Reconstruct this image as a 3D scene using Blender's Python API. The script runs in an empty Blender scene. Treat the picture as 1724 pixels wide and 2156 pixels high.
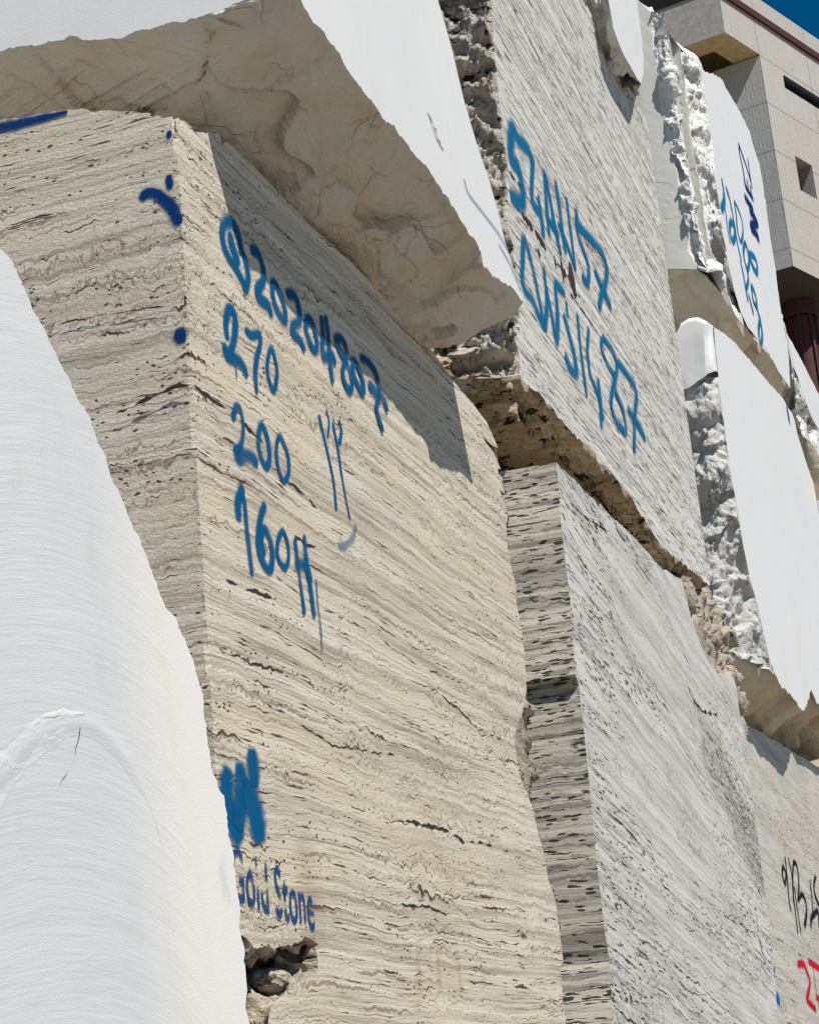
import bpy, math, random
import numpy as np
from mathutils import Vector, Matrix, noise as mn
SC = bpy.context.scene
# ------------------------------------------------------------------ camera
FPX, CX, CY = 3980., 862., 1078.
CAM = np.array([0., 0., 1.6])
def _basis(pitch, roll, yaw):
    p, r, a = map(math.radians, (pitch, roll, yaw))
    F = np.array([0, math.cos(p), math.sin(p)]); U0 = np.array([0, -math.sin(p), math.cos(p)]); R0 = np.array([1., 0, 0])
    U = U0*math.cos(r)+R0*math.sin(r); R = R0*math.cos(r)-U0*math.sin(r)
    c, s = math.sin(a), math.cos(a)
    M = np.array([[c, s, 0], [-s, c, 0], [0, 0, 1]])
    return M@F, M@R, M@U
CF, CR, CU = _basis(17.7, 5, 18.8044)
cd = bpy.data.cameras.new('camera'); cam = bpy.data.objects.new('camera', cd); SC.collection.objects.link(cam)
cam.matrix_world = Matrix(((CR[0], CU[0], -CF[0], CAM[0]), (CR[1], CU[1], -CF[1], CAM[1]), (CR[2], CU[2], -CF[2], CAM[2]), (0, 0, 0, 1)))
cd.sensor_fit = 'VERTICAL'; cd.sensor_height = 36; cd.sensor_width = 36*1724/2156; cd.lens = FPX/2156*36
cd.clip_start = 0.05; cd.clip_end = 3000
SC.camera = cam
# ------------------------------------------------------------------ light
sd = Vector((-0.68, -1.0, 1.78)).normalized()          # towards the sun
el = math.asin(sd.z)
w = bpy.data.worlds.new('World'); SC.world = w; w.use_nodes = True
wt = w.node_tree; bg = wt.nodes['Background']
sky = wt.nodes.new('ShaderNodeTexSky'); sky.sky_type = 'NISHITA'; sky.sun_disc = False
sky.sun_elevation = el; sky.sun_rotation = math.atan2(sd.x, sd.y)
sky.altitude = 2500; sky.air_density = 1.0; sky.dust_density = 0.2; sky.ozone_density = 3.0
hs = wt.nodes.new('ShaderNodeHueSaturation'); hs.inputs['Saturation'].default_value = 1.45; hs.inputs['Value'].default_value = .72; hs.inputs['Hue'].default_value = .49
wt.links.new(sky.outputs[0], hs.inputs['Color']); wt.links.new(hs.outputs[0], bg.inputs[0]); bg.inputs[1].default_value = 0.048
ld = bpy.data.lights.new('sun', 'SUN'); ld.energy = 2.75; ld.angle = math.radians(0.5); ld.color = (1.0, 0.945, 0.86)
lo = bpy.data.objects.new('sun', ld); SC.collection.objects.link(lo)
lo.rotation_euler = sd.to_track_quat('Z', 'Y').to_euler(); lo.location = (5, -5, 30)
SC.view_settings.view_transform = 'Standard'; SC.view_settings.look = 'None'
SC.view_settings.exposure = 1.12; SC.view_settings.gamma = 1
SC.render.engine = 'CYCLES'
SC.cycles.max_bounces = 5; SC.cycles.diffuse_bounces = 4; SC.cycles.transparent_max_bounces = 12

# ------------------------------------------------------------------ survey helpers: where the traced edges lie on the real planes of the blocks
def ray(x, y): return CF + CR*(x-CX)/FPX - CU*(y-CY)/FPX
def PY(x, y, p): d = ray(x, y); return CAM + d*(p/d[1])
def PX(x, y, s): d = ray(x, y); return CAM + d*(s/d[0])
def PZ(x, y, z): d = ray(x, y); return CAM + d*((z-1.6)/d[2])
def PP(x, y, o, n): d = ray(x, y); return CAM + d*(np.dot(np.array(o)-CAM, n)/np.dot(d, n))
K = 1.0203
def frm(ox, oy, s): return lambda pts: [((ox+x/s)/K, (oy+y/s)/K) for x, y in pts]
Z1 = frm(0, 0, 1.9156); Z2 = frm(860, 0, 1.9177); Z3 = frm(0, 700, 1.9156); Z4 = frm(860, 700, 1.9177); Z6 = frm(860, 1450, 1.9177)
T1 = frm(440, 440, 4.105); T2 = frm(440, 860, 3.992); T3 = frm(1060, 240, 2.838); B4 = frm(1340, 0, 4.115); Z5 = frm(1340, 400, 3.594)
T6 = frm(440, 1580, 3.479); T7 = frm(1540, 1700, 4.311); T8 = frm(0, 220, 3.918)
def onY(pts, p): return [PY(x, y, p) for x, y in pts]
def onX(pts, s): return [PX(x, y, s) for x, y in pts]
def onP(pts, o, n): return [PP(x, y, o, n) for x, y in pts]

def resample(pts, n):
    P = np.array(pts, float); L = np.r_[0, np.cumsum(np.linalg.norm(np.diff(P, axis=0), axis=1))]
    t = np.linspace(0, L[-1], n)
    return np.stack([np.interp(t, L, P[:, i]) for i in range(3)], 1)
def vlen(pts):
    P = np.array(pts, float); return np.linalg.norm(np.diff(P, axis=0), axis=1).sum()
def jag(pts, step, amp, axes, seed=0, freq=None, keep=True):
    """a broken edge: the traced line, densified, with small chips in the plane given by axes"""
    n = max(3, int(vlen(pts)/step)+1); P = resample(pts, n)
    fr = freq or (0.35/step)
    for i, p in enumerate(P):
        k = min(1, i/3, (n-1-i)/3) if keep else 1
        for a in axes:
            q = Vector(p)*fr + Vector((seed*7.3+a*31, seed*3.1, a*5.7))
            v = mn.noise(q)*0.6 + mn.noise(q*2.3)*0.4 + 0.3*mn.noise(q*5.1)
            P[i, a] += amp*v*k
    return P

# ------------------------------------------------------------------ mesh collection
class MB:
    def __init__(s, sm=()): s.v = []; s.f = []; s.m = []; s.sm = set(sm)
    def ngon(s, pts, m=0):
        b = len(s.v); s.v += [tuple(p) for p in pts]; s.f.append(tuple(range(b, b+len(pts)))); s.m.append(m)
    def grid(s, G, m=0):
        nv, nu = G.shape[:2]; b = len(s.v); s.v += [tuple(p) for p in G.reshape(-1, 3)]
        for j in range(nv-1):
            for i in range(nu-1):
                a = b+j*nu+i; s.f.append((a, a+1, a+nu+1, a+nu)); s.m.append(m)
    def box(s, a, b, m=0):
        x0, y0, z0 = a; x1, y1, z1 = b
        c = [(x0, y0, z0), (x1, y0, z0), (x1, y1, z0), (x0, y1, z0), (x0, y0, z1), (x1, y0, z1), (x1, y1, z1), (x0, y1, z1)]
        k = len(s.v); s.v += c
        for q in ((0, 3, 2, 1), (4, 5, 6, 7), (0, 1, 5, 4), (1, 2, 6, 5), (2, 3, 7, 6), (3, 0, 4, 7)):
            s.f.append(tuple(k+i for i in q)); s.m.append(m)
    def build(s, name, mats, parent=None, origin=None, uvs=None):
        o = np.array(origin if origin is not None else (0, 0, 0), float)
        if parent is not None and origin is None: o = np.array(parent.get('_o', (0, 0, 0)))
        me = bpy.data.meshes.new(name)
        me.from_pydata([tuple(np.array(p)-o) for p in s.v], [], s.f); me.update()
        for mt in (mats if isinstance(mats, (list, tuple)) else [mats]): me.materials.append(mt)
        me.polygons.foreach_set('material_index', s.m)
        if uvs is not None:
            ul = me.uv_layers.new(name='UVMap')
            for l in me.loops: ul.data[l.index].uv = uvs[l.vertex_index]
        ob = bpy.data.objects.new(name, me); SC.collection.objects.link(ob)
        if s.sm: me.polygons.foreach_set('use_smooth', [bool(k in s.sm) for k in s.m])
        if parent is not None: ob.parent = parent
        else: ob.location = o; OR[ob.name] = o
        return ob
OR = {}
def tag(o, label, cat, group=None):
    o['label'] = label; o['category'] = cat
    if group: o['group'] = group
    return o

def sstep(a, b, x):
    t = np.clip((x-a)/(b-a), 0, 1); return t*t*(3-2*t)
def facet(q):
    """angular fracture: every cell is a plane of its own tilt, with a step to its neighbours"""
    d, c = mn.voronoi(q); c0 = c[0]; n = mn.noise_vector(c0*3.73+Vector((1.7, 9.2, 4.1)))
    return max(-.7, min(.7, 1.9*n.dot(q-c0)+.45*mn.noise(c0*5.1)))
def rock(p, sc, seed, kind):
    q = Vector(p)*sc + Vector((seed*11.7, seed*5.3, seed*2.9))
    w_ = Vector((mn.noise(q*1.5), mn.noise(q*1.5+Vector((5, 1, 7))), mn.noise(q*1.5+Vector((2, 8, 3)))))*.35
    if kind == 'broken':
        return 0.55*mn.noise(q*0.8) + 0.50*facet(q*.8+w_) + 0.09*facet(q*3.1+w_*1.5) + 0.05*mn.noise(q*5) + 0.02*mn.noise(q*17)
    if kind == 'chisel':
        return 0.45*mn.noise(q*1.1) + 0.34*facet(q*1.5+w_) + 0.13*facet(q*4.1+w_) + 0.05*mn.noise(q*9) + .03*mn.noise(q*22)
    if kind == 'ledge':
        z = q.z*4.0 + 0.9*mn.noise(q*0.8); st = math.floor(z); fr = z-st
        a = mn.noise(Vector((q.x*1.2, q.y*1.2, st*3.7))); b = mn.noise(Vector((q.x*1.2, q.y*1.2, (st+1)*3.7)))
        return 0.8*(a+(b-a)*max(0, (fr-.75)*4)) + 0.25*mn.noise(q*2.2) + .28*facet(q*2.6+w_) + .12*facet(q*7) + 0.07*mn.noise(q*15)
    return mn.noise(q)
def loft(rows, nv, amp=0.0, sc=3.0, seed=0, kind='broken', fade=(.08, .0, .0, .0), amps=None, flip=1, direction=None, ymin=None):
    """surface through the polylines in rows (row 0 keeps its own points), displaced like broken rock.
    fade: share of the surface over which relief dies at (row 0, last row, first column, last column)"""
    R0 = np.array(rows[0], float); n = len(R0)
    R = [R0]+[resample(r, n) for r in rows[1:]]
    W = [0]
    for a, b in zip(R[:-1], R[1:]): W.append(W[-1]+max(1e-3, np.linalg.norm(a-b, axis=1).mean()))
    W = np.array(W)/W[-1]; t = np.linspace(0, 1, nv)
    G = np.zeros((nv, n, 3))
    for j, tt in enumerate(t):
        k = min(len(R)-2, int(np.searchsorted(W, tt, 'right')-1)); u = (tt-W[k])/(W[k+1]-W[k])
        G[j] = R[k]*(1-u)+R[k+1]*u
    if amp or amps is not None:
        du = np.gradient(G, axis=1); dv = np.gradient(G, axis=0); N = np.cross(du, dv)
        N /= (np.linalg.norm(N, axis=2, keepdims=True)+1e-9); N *= flip
        for _ in range(6):
            N[1:-1] = (N[:-2]+N[1:-1]+N[2:])/3; N[:, 1:-1] = (N[:, :-2]+N[:, 1:-1]+N[:, 2:])/3
        N /= (np.linalg.norm(N, axis=2, keepdims=True)+1e-9)
        if direction is not None: N[:] = np.array(direction)
        uu = np.linspace(0, 1, n)
        for j in range(nv):
            A = amp if amps is None else np.interp(t[j], np.linspace(0, 1, len(amps)), amps)
            fj = 1.0
            if fade[0]: fj *= sstep(0, fade[0], t[j])
            if fade[1]: fj *= sstep(0, fade[1], 1-t[j])
            for i in range(n):
                f = fj
                if fade[2]: f *= sstep(0, fade[2], uu[i])
                if fade[3]: f *= sstep(0, fade[3], 1-uu[i])
                if f > 0: G[j, i] += N[j, i]*A*f*rock(G[j, i], sc, seed, kind)
    if ymin is not None: G[1:, :, 1] = np.maximum(G[1:, :, 1], ymin+.0015)
    return G

# ------------------------------------------------------------------ materials
class NT:
    def __init__(s, name):
        s.m = bpy.data.materials.new(name); s.m.use_nodes = True; s.t = s.m.node_tree; s.t.nodes.clear()
        s.out = s.t.nodes.new('ShaderNodeOutputMaterial')
    def n(s, ty, _o=0, **kw):
        nd = s.t.nodes.new('ShaderNode'+ty); ins = {}
        for k, v in kw.items():
            if k[0] == 'i' and (k[1:].isdigit() or k[1].isupper()): ins[k] = v
            else: setattr(nd, k, v)
        for k, v in ins.items():
            key = int(k[1:]) if k[1:].isdigit() else k[1:].replace('_', ' ')
            sk = nd.inputs[key]
            if isinstance(v, bpy.types.NodeSocket): s.t.links.new(v, sk)
            else: sk.default_value = v
        return nd.outputs[_o]
    def math(s, op, a, b=0.0, c=0.0, clamp=False):
        return s.n('Math', operation=op, use_clamp=clamp, i0=a, i1=b, i2=c)
    def noise(s, v, scale, detail=3, rough=.55, dist=0.0):
        return s.n('TexNoise', iVector=v, iScale=scale, iDetail=detail, iRoughness=rough, iDistortion=dist)
    def scale(s, v, x, y, z): return s.n('VectorMath', operation='MULTIPLY', i0=v, i1=(x, y, z))
    def add(s, v, x, y, z):
        return s.n('VectorMath', operation='ADD', i0=v, i1=(x, y, z))
    def addv(s, v, w_): return s.n('VectorMath', operation='ADD', i0=v, i1=w_)
    def comb(s, x, y, z): return s.n('CombineXYZ', i0=x, i1=y, i2=z)
    def ss(s, v, a, b, lo=0., hi=1.):
        return s.n('MapRange', interpolation_type='SMOOTHSTEP', i0=v, i1=a, i2=b, i3=lo, i4=hi)
    def mix(s, f, a, b, bt='MIX'):
        nd = s.t.nodes.new('ShaderNodeMix'); nd.data_type = 'RGBA'; nd.blend_type = bt; nd.clamp_factor = True
        for i, v in ((0, f), (6, a), (7, b)):
            if isinstance(v, bpy.types.NodeSocket): s.t.links.new(v, nd.inputs[i])
            elif i and len(v) == 3: nd.inputs[i].default_value = (*v, 1)
            else: nd.inputs[i].default_value = v
        return nd.outputs[2]
    def ramp(s, f, stops):
        nd = s.t.nodes.new('ShaderNodeValToRGB'); s.t.links.new(f, nd.inputs[0]); cr = nd.color_ramp
        while len(cr.elements) < len(stops): cr.elements.new(.5)
        for e, (p, c) in zip(cr.elements, stops): e.position = p; e.color = (*c, 1)
        return nd.outputs[0]
    def finish(s, col, rough=.85, height=None, dist=.01, strength=1., spec=.3, alpha=None, metal=0):
        b = s.t.nodes.new('ShaderNodeBsdfPrincipled'); L = s.t.links.new
        def put(k, v):
            if isinstance(v, bpy.types.NodeSocket): L(v, b.inputs[k])
            else: b.inputs[k].default_value = (*v, 1) if isinstance(v, tuple) and len(v) == 3 else v
        put('Base Color', col); put('Roughness', rough); put('Specular IOR Level', spec); put('Metallic', metal)
        if alpha is not None: put('Alpha', alpha)
        if height is not None:
            bp = s.t.nodes.new('ShaderNodeBump'); bp.inputs['Strength'].default_value = strength; bp.inputs['Distance'].default_value = dist
            L(height, bp.inputs['Height']); L(bp.outputs[0], b.inputs['Normal'])
        L(b.outputs[0], s.out.inputs[0]); return s.m

def travertine(name, light, mid, dark, line=(.10, .06, .04), dip=0.0, warp=.05, wig=.010, band=18., pit=.16, pits=55., elong=3.0, pitmask=(.42, .62),
               lines=.8, lsc=16., rust=.0, grey=.35, contrast=1., streak=0., bump=1.0, blotch=0., zone=0., spot=0, warm=.6, gr=.6, gs=(1, 1, 2), seams=((22., 1.6, .44, .12, 3., 0), (62., 3.0, .46, .17, 2., 0), (30., 4., .57, .20, 2., 1), (88., 8., .56, .26, 1.5, 1)), softc=None):
    t = NT(name); P = t.n('TexCoord', 3)
    P = t.n('Mapping', iVector=P, iRotation=(0, dip, 0))
    sep = t.t.nodes.new('ShaderNodeSeparateXYZ'); t.t.links.new(P, sep.inputs[0]); x, y, z = sep.outputs
    w1 = t.math('SUBTRACT', t.noise(t.scale(P, 1.0, 1.0, 1.6), 1.3, 3, .5), .5)
    w2 = t.math('SUBTRACT', t.noise(t.scale(P, 1., 1., .5), 16., 3.5, .65), .5)
    amask = t.ss(t.noise(t.scale(P, .5, .5, 1.2), 1.9, 2), .42, .62)
    zz = t.math('ADD', z, t.math('MULTIPLY', w1, warp*2))
    zz = t.math('ADD', zz, t.math('MULTIPLY', t.math('MULTIPLY', w2, wig*3.2), amask))
    Q = t.comb(x, y, zz)
    b1 = t.noise(t.scale(Q, .5, .5, band), 1., 6, .68)
    b2 = t.noise(t.add(t.scale(Q, 1.1, 1.1, band*3.1), 5, 2, 9), 1., 4, .6)
    bb = t.math('ADD', t.math('MULTIPLY', b1, .62), t.math('MULTIPLY', b2, .38))
    c = .5/contrast
    col = t.ramp(bb, [(max(0, .5-.34*c*1.2), dark), (.5-.08*c, mid), (.5+.10*c, light), (.5+.30*c, tuple(min(.9, v*1.08) for v in light))])
    # cloudy grey and warm zones
    cl = t.noise(t.scale(Q, .7, .7, 2.2), 1.7, 5, .6)
    col = t.mix(t.ss(cl, .5, .75, 0, grey), col, tuple(v*.80 for v in (mid[0], mid[1]*1.03, mid[2]*1.12)))
    cl2 = t.noise(t.add(t.scale(Q, .8, .8, 3.), 11, 4, 3), 1.9, 5, .6)
    col = t.mix(t.ss(cl2, .48, .68, 0, warm), col, (light[0]*.98, light[1]*.92, light[2]*.78))
    if rust:
        r = t.noise(t.add(t.scale(Q, 1.6, 1.6, 9), 1, 8, 3), 2.3, 5, .6)
        col = t.mix(t.ss(r, .66, .76, 0, rust), col, (.42, .20, .07))
    # bedding seams: rows of broken lines and lens-shaped holes that follow the layers
    if zone:
        zm = t.ss(t.noise(t.add(t.scale(Q, .35, .35, 1.1), 2.3, 0, 4.4), 1.25, 2.5, .5), .40, .56, 1-zone, 1.)
    w3 = t.math('SUBTRACT', t.noise(t.scale(P, 1., 1., .4), 48., 2, .6), .5)
    def rows(N, F, thr, wmax, off, wob_=0.):
        tt = t.math('MULTIPLY_ADD', zz, N, off)
        tt = t.math('ADD', tt, t.math('MULTIPLY', w2, .9))
        if wob_: tt = t.math('ADD', tt, t.math('MULTIPLY', t.math('MULTIPLY', w3, amask), wob_))
        row = t.math('FLOOR', tt); fr = t.math('ABSOLUTE', t.math('SUBTRACT', t.math('FRACT', tt), .5))
        rnd = t.n('TexWhiteNoise', noise_dimensions='1D', iW=row)
        g_ = t.noise(t.comb(t.math('MULTIPLY', x, F), t.math('MULTIPLY', y, F), t.math('MULTIPLY', row, 5.37)), 1., 2.5, .6)
        if zone: g_ = t.math('MULTIPLY', g_, t.math('MULTIPLY_ADD', zm, .22, .78))
        k = t.ss(t.math('ADD', g_, t.math('MULTIPLY_ADD', rnd, .16, -.08)), thr, thr+.22)
        wd_ = t.math('MULTIPLY', k, wmax)
        return t.ss(t.math('SUBTRACT', wd_, fr), -.02, .035), k
    hard = None; soft = None
    for (N, F, thr, wmax, wob_, dk) in seams:
        m_, k_ = rows(N, F, thr, wmax, N*.37, wob_)
        if dk: hard = m_ if hard is None else t.math('MAXIMUM', hard, m_)
        else: soft = m_ if soft is None else t.math('MAXIMUM', soft, t.math('MULTIPLY', m_, .8))
    if soft is not None: col = t.mix(t.math('MULTIPLY', soft, lines), col, softc or tuple(a*.30+b*.70 for a, b in zip(mid, (.17, .10, .085))))
    if hard is None: hard = t.math('MULTIPLY', soft, .0)
    # pits, drawn out along the bedding
    wob = t.scale(t.n('TexNoise', 1, iVector=t.scale(Q, 14, 14, 50), iScale=1., iDetail=1.5), .8, .8, .8)
    def pitlayer(sc, el_, thr, mlo, mhi, off, msc=(1.0, 6.0)):
        V = t.add(t.scale(Q, sc/el_, sc/el_, sc), off, off*2, off*3)
        V = t.addv(V, wob)
        d = t.n('TexVoronoi', feature='F1', iVector=V, iScale=1., iRandomness=1.)
        m = t.ss(t.noise(t.add(t.scale(Q, msc[0], msc[0], msc[1]), off, 0, 0), 2.2, 4, .62), mlo, mhi)
        if zone: m = t.math('MULTIPLY', m, zm)
        th = t.math('MULTIPLY', m, thr)
        return t.ss(t.math('SUBTRACT', d, th), -.05, .04, 1., 0.)
    p1 = pitlayer(pits, elong, pit*2.4, pitmask[0], pitmask[1], 3.1, (1.0, 9.0))
    p3 = pitlayer(pits*.42, elong*1.2, pit*1.5, pitmask[0]+.12, pitmask[1]+.16, 5.2)
    pz = t.math('MAXIMUM', p1, p3)
    pz = t.math('MAXIMUM', pz, hard)
    g = t.noise(P, 260., 3, .7)
    col = t.mix(t.ss(g, .30, .65, gr, 0.), col, tuple(v*.58 for v in mid))
    g2 = t.noise(t.scale(Q, *gs), 75., 4, .7)
    col = t.mix(t.ss(g2, .56, .70, 0., .45), col, tuple(v*.55 for v in mid))
    col = t.mix(t.ss(g2, .44, .30, 0., .45), col, tuple(min(.85, v*1.15) for v in light))
    if spot:          # a porous, weathered patch on the upper far part of this block
        v_ = t.math('SUBTRACT', z, t.math('MULTIPLY_ADD', x, -.20, 4.12))
        dd = t.math('ADD', t.math('POWER', t.math('ABSOLUTE', t.math('MULTIPLY', t.math('SUBTRACT', x, 2.95), .72)), 2.), t.math('POWER', t.math('ABSOLUTE', t.math('MULTIPLY', v_, 3.6)), 2.))
        dd = t.math('ADD', dd, t.math('MULTIPLY_ADD', t.noise(P, 3.5, 5, .7), 2.2, -1.1)); sf = t.noise(t.scale(Q, .6, .6, 2.6), 24., 6, .78)
        col = t.mix(t.math('MULTIPLY', t.ss(dd, 1.1, .3), t.ss(sf, .40, .60, .1, .85)), col, (.17, .165, .15))
    if blotch:
        bl = t.noise(t.add(t.scale(Q, .5, .5, 1.2), 6, 0, 1), 1.6, 6, .7); bf = t.noise(t.scale(Q, 1, 1, 2.4), 22., 6, .75)
        col = t.mix(t.math('MULTIPLY', t.ss(bl, .50, .66), t.ss(bf, .42, .62, 0, blotch)), col, (.20, .20, .195))
        col = t.mix(t.math('MULTIPLY', t.ss(bl, .45, .60), t.ss(bf, .50, .36, 0, blotch)), col, tuple(v*.9 for v in light))
    col = t.mix(pz, col, line)
    h = t.math('SUBTRACT', t.math('MULTIPLY', g2, .5), t.math('MULTIPLY', pz, 1.1))
    if bump > 2: h = t.math('ADD', h, t.noise(t.scale(P, 1, 1, 2.2), 26., 5, .65))
    return t.finish(col, .88, h, .006*bump, .9, .2)

def marble(name, kind='sawn', base=(.74, .742, .745), arcs=None, stain=.2, veins=.5, bump=1.):
    t = NT(name); P = t.n('TexCoord', 3)
    n1 = t.noise(P, 1.6, 5, .6); n2 = t.noise(t.scale(P, 1, 1, .25), 6., 5, .65); g = t.noise(P, 330., 3, .7); m_ = t.noise(P, 38., 5, .7)
    col = t.mix(t.ss(n1, .3, .7), base, tuple(v*.95 for v in (base[0]*.985, base[1], base[2]*1.012)))
    col = t.mix(t.ss(n2, .55, .72, 0, .25*veins*2), col, tuple(v*.74 for v in base))
    # short oblique mineral flecks
    fl = t.noise(t.scale(P, 9, 9, 1.6), 2.4, 3, .6); fg = t.ss(t.noise(P, 2.1, 3), .5, .7)
    col = t.mix(t.math('MULTIPLY', t.ss(fl, .68, .76), t.math('MULTIPLY', fg, veins)), col, (.40, .37, .36))
    if kind == 'broken':
        s1 = t.noise(t.scale(P, 1, 1, 1.3), 3.0, 6, .62, .6)
        col = t.mix(t.ss(s1, .40, .72, 0., stain), col, (.60, .45, .27))
        s2 = t.noise(t.add(P, 4, 2, 1), 5.2, 6, .65, .8)
        col = t.mix(t.ss(s2, .62, .78, 0., stain*1.1), col, (.42, .26, .11))
        # hairline cracks
        wv = t.addv(P, t.scale(t.n('TexNoise', 1, iVector=P, iScale=6., iDetail=3.), .22, .22, .22))
        c1 = t.n('TexVoronoi', feature='DISTANCE_TO_EDGE', iVector=wv, iScale=3.4)
        cm = t.math('MULTIPLY', t.ss(c1, .0, .013, 1, 0.), t.ss(t.noise(P, 3.3, 3), .46, .60))
        col = t.mix(t.math('MULTIPLY', cm, .2), col, (.16, .12, .08))
        a = t.noise(P, 11., 7, .66); r = t.math('ABSOLUTE', t.math('SUBTRACT', t.noise(P, 17., 5, .6), .5))
        h = t.math('ADD', t.math('MULTIPLY', a, 1.6), t.math('ADD', t.math('MULTIPLY', m_, .7), t.math('MULTIPLY', r, 1.2)))
        h = t.math('SUBTRACT', h, t.math('MULTIPLY', cm, .3))
        return t.finish(col, .8, h, .016*bump, 1., .25)
    h = t.math('ADD', t.math('MULTIPLY', g, .35), t.math('MULTIPLY', m_, .25))
    gg = t.noise(P, 150., 3, .75); col = t.mix(t.ss(gg, .40, .60, .20, 0.), col, tuple(v*.86 for v in base))
    dr = t.noise(t.scale(P, 5., 5., .55), 2., 5, .7); col = t.mix(t.ss(dr, .54, .70, 0, .30), col, tuple(v*.84 for v in base))
    if stain:
        s1 = t.noise(t.scale(P, 1, 1, .5), 1.6, 4, .6)
        col = t.mix(t.ss(s1, .55, .75, 0., stain), col, (.74, .66, .48))
    if arcs:
        (cx, cz, rad) = arcs
        sep = t.t.nodes.new('ShaderNodeSeparateXYZ'); t.t.links.new(P, sep.inputs[0]); x, y, z = sep.outputs
        x = t.math('ADD', t.math('MULTIPLY', x, .797), t.math('MULTIPLY', y, -.604))
        dx = t.math('SUBTRACT', t.math('ADD', x, t.math('MULTIPLY', n1, .02)), cx)
        q = t.math('SUBTRACT', rad*rad, t.math('MULTIPLY', dx, dx)); q = t.math('SQRT', t.math('MAXIMUM', q, .0004))
        v = t.math('SUBTRACT', z, q)
        V = t.comb(t.math('ADD', v, t.math('MULTIPLY', t.noise(P, 2.2, 2), .02)), t.math('MULTIPLY', dx, .12), 0.)
        af = t.ss(t.math('ABSOLUTE', dx), rad*.80, rad*.93, 1., .0)
        a1 = t.noise(V, 110., 4, .75); a2 = t.noise(V, 14., 4, .7)
        col = t.mix(t.math('MULTIPLY', t.ss(a1, .38, .62, .34, 0.), af), col, tuple(c*.86 for c in base))
        col = t.mix(t.math('MULTIPLY', t.ss(a2, .58, .76, 0., .4), af), col, tuple(min(.8,c*1.13) for c in base))
        col = t.mix(t.math('MULTIPLY', t.ss(a2, .42, .25, 0., .35), af), col, tuple(c*.88 for c in base))
        h = t.math('ADD', h, t.math('MULTIPLY', t.math('ADD', t.math('MULTIPLY', a1, .5), t.math('MULTIPLY', a2, 1.5)), t.math('MULTIPLY', af, .75)))
        # grey-green bedding streaks close to the far edge
        sk = t.noise(t.comb(t.math('ADD', t.math('MULTIPLY', x, 26.), t.math('MULTIPLY', z, 1.2)), 0., t.math('MULTIPLY', z, .7)), 1., 5, .7)
        near = t.math('MULTIPLY', t.ss(x, cx+.08, cx+.20), t.ss(x, cx+.34, cx+.25))
        col = t.mix(t.math('MULTIPLY', t.ss(sk, .50, .70), t.math('MULTIPLY', near, .60)), col, (.42, .42, .36))
        col = t.mix(t.math('MULTIPLY', t.ss(x, cx+.10, cx+.25), .5), col, (.66, .63, .57))
        kk = t.noise(t.scale(P, 7, 7, 1.1), 3., 4, .6)
        col = t.mix(t.math('MULTIPLY', t.ss(kk, .62, .72), .5), col, (.42, .42, .42))
    return t.finish(col, .62, h, .0022*bump, 1., .35)

def paint(name, c, soft=.28, grain=1.0, dens=1.0):
    t = NT(name); uv = t.n('UVMap'); sep = t.t.nodes.new('ShaderNodeSeparateXYZ'); t.t.links.new(uv, sep.inputs[0])
    P = t.n('TexCoord', 3)
    r = t.math('ABSOLUTE', sep.outputs[0])                # 0 centre of the stroke, 1 its outer overspray
    nz = t.math('SUBTRACT', t.noise(P, 420., 3, .8), .5); n2 = t.math('SUBTRACT', t.noise(P, 60., 3, .6), .5)
    e = t.math('ADD', r, t.math('ADD', t.math('MULTIPLY', nz, .60*grain), t.math('MULTIPLY', n2, .35)))
    a = t.ss(e, .48-soft*.4, .50+soft, 1., 0.)
    a2 = t.ss(r, .35, 1., .45, 0.)
    a = t.math('MAXIMUM', a, a2)
    end = t.ss(sep.outputs[1], 0., .5)                     # strokes fade towards their ends
    a = t.math('MULTIPLY', t.math('MULTIPLY', a, end), t.ss(t.noise(P, 9., 4, .6), .34, .52, .80*dens, dens))
    pit = t.ss(t.noise(t.scale(P, .5, .5, 1.6), 70., 4, .7), .63, .69, 1, .1)
    a = t.math('MULTIPLY', a, pit)
    col = t.mix(t.ss(r, .1, .8), c, tuple(min(1, v*1.15+.004) for v in c))
    return t.finish(col, .9, None, alpha=a, spec=.08)

def simple(name, c, rough=.7, nsc=20., var=.15, bump=.002, spec=.3):
    t = NT(name); P = t.n('TexCoord', 3); n_ = t.noise(P, nsc, 5, .65); n2 = t.noise(P, nsc*9, 3, .6)
    col = t.mix(t.ss(n_, .3, .7), tuple(v*(1-var) for v in c), tuple(min(1, v*(1+var)) for v in c))
    return t.finish(col, rough, t.math('ADD', n_, t.math('MULTIPLY', n2, .4)), bump, 1., spec)

cream_l, cream_m, cream_d = (.73, .675, .575), (.61, .55, .445), (.34, .29, .225)
M_A = travertine('cream_travertine', cream_l, cream_m, cream_d, warp=.035, wig=.016, band=24., contrast=1.9, pit=.105, pits=70., elong=2.0, lines=1., lsc=17., rust=.5, grey=.35, zone=.35)
SB = ((34., 3.2, .54, .22, .4, 1), (78., 6., .54, .28, .4, 1), (28., 1.0, .45, .25, .5, 0))
SC_ = ((66., 3.6, .585, .15, .3, 1), (125., 6.5, .57, .22, .3, 1), (30., .5, .42, .20, .3, 0))
SBE = ((40., 6., .53, .16, .8, 1), (92., 9., .52, .22, .8, 1), (24., 3., .42, .30, 1., 0))
M_B = travertine('grey_veined_travertine', (.70, .685, .645), (.58, .57, .535), (.38, .37, .345), line=(.05, .05, .05), dip=math.radians(-9), warp=.05, wig=.006, band=20., pit=.135, pits=62., elong=5.0,
                 pitmask=(.36, .58), lines=.8, lsc=18., rust=.0, grey=.45, streak=.6, contrast=1.7, blotch=.75, warm=.2, zone=.75, gs=(.2, .2, 2.5), spot=1, seams=SB, softc=(.30, .30, .30))
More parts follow.
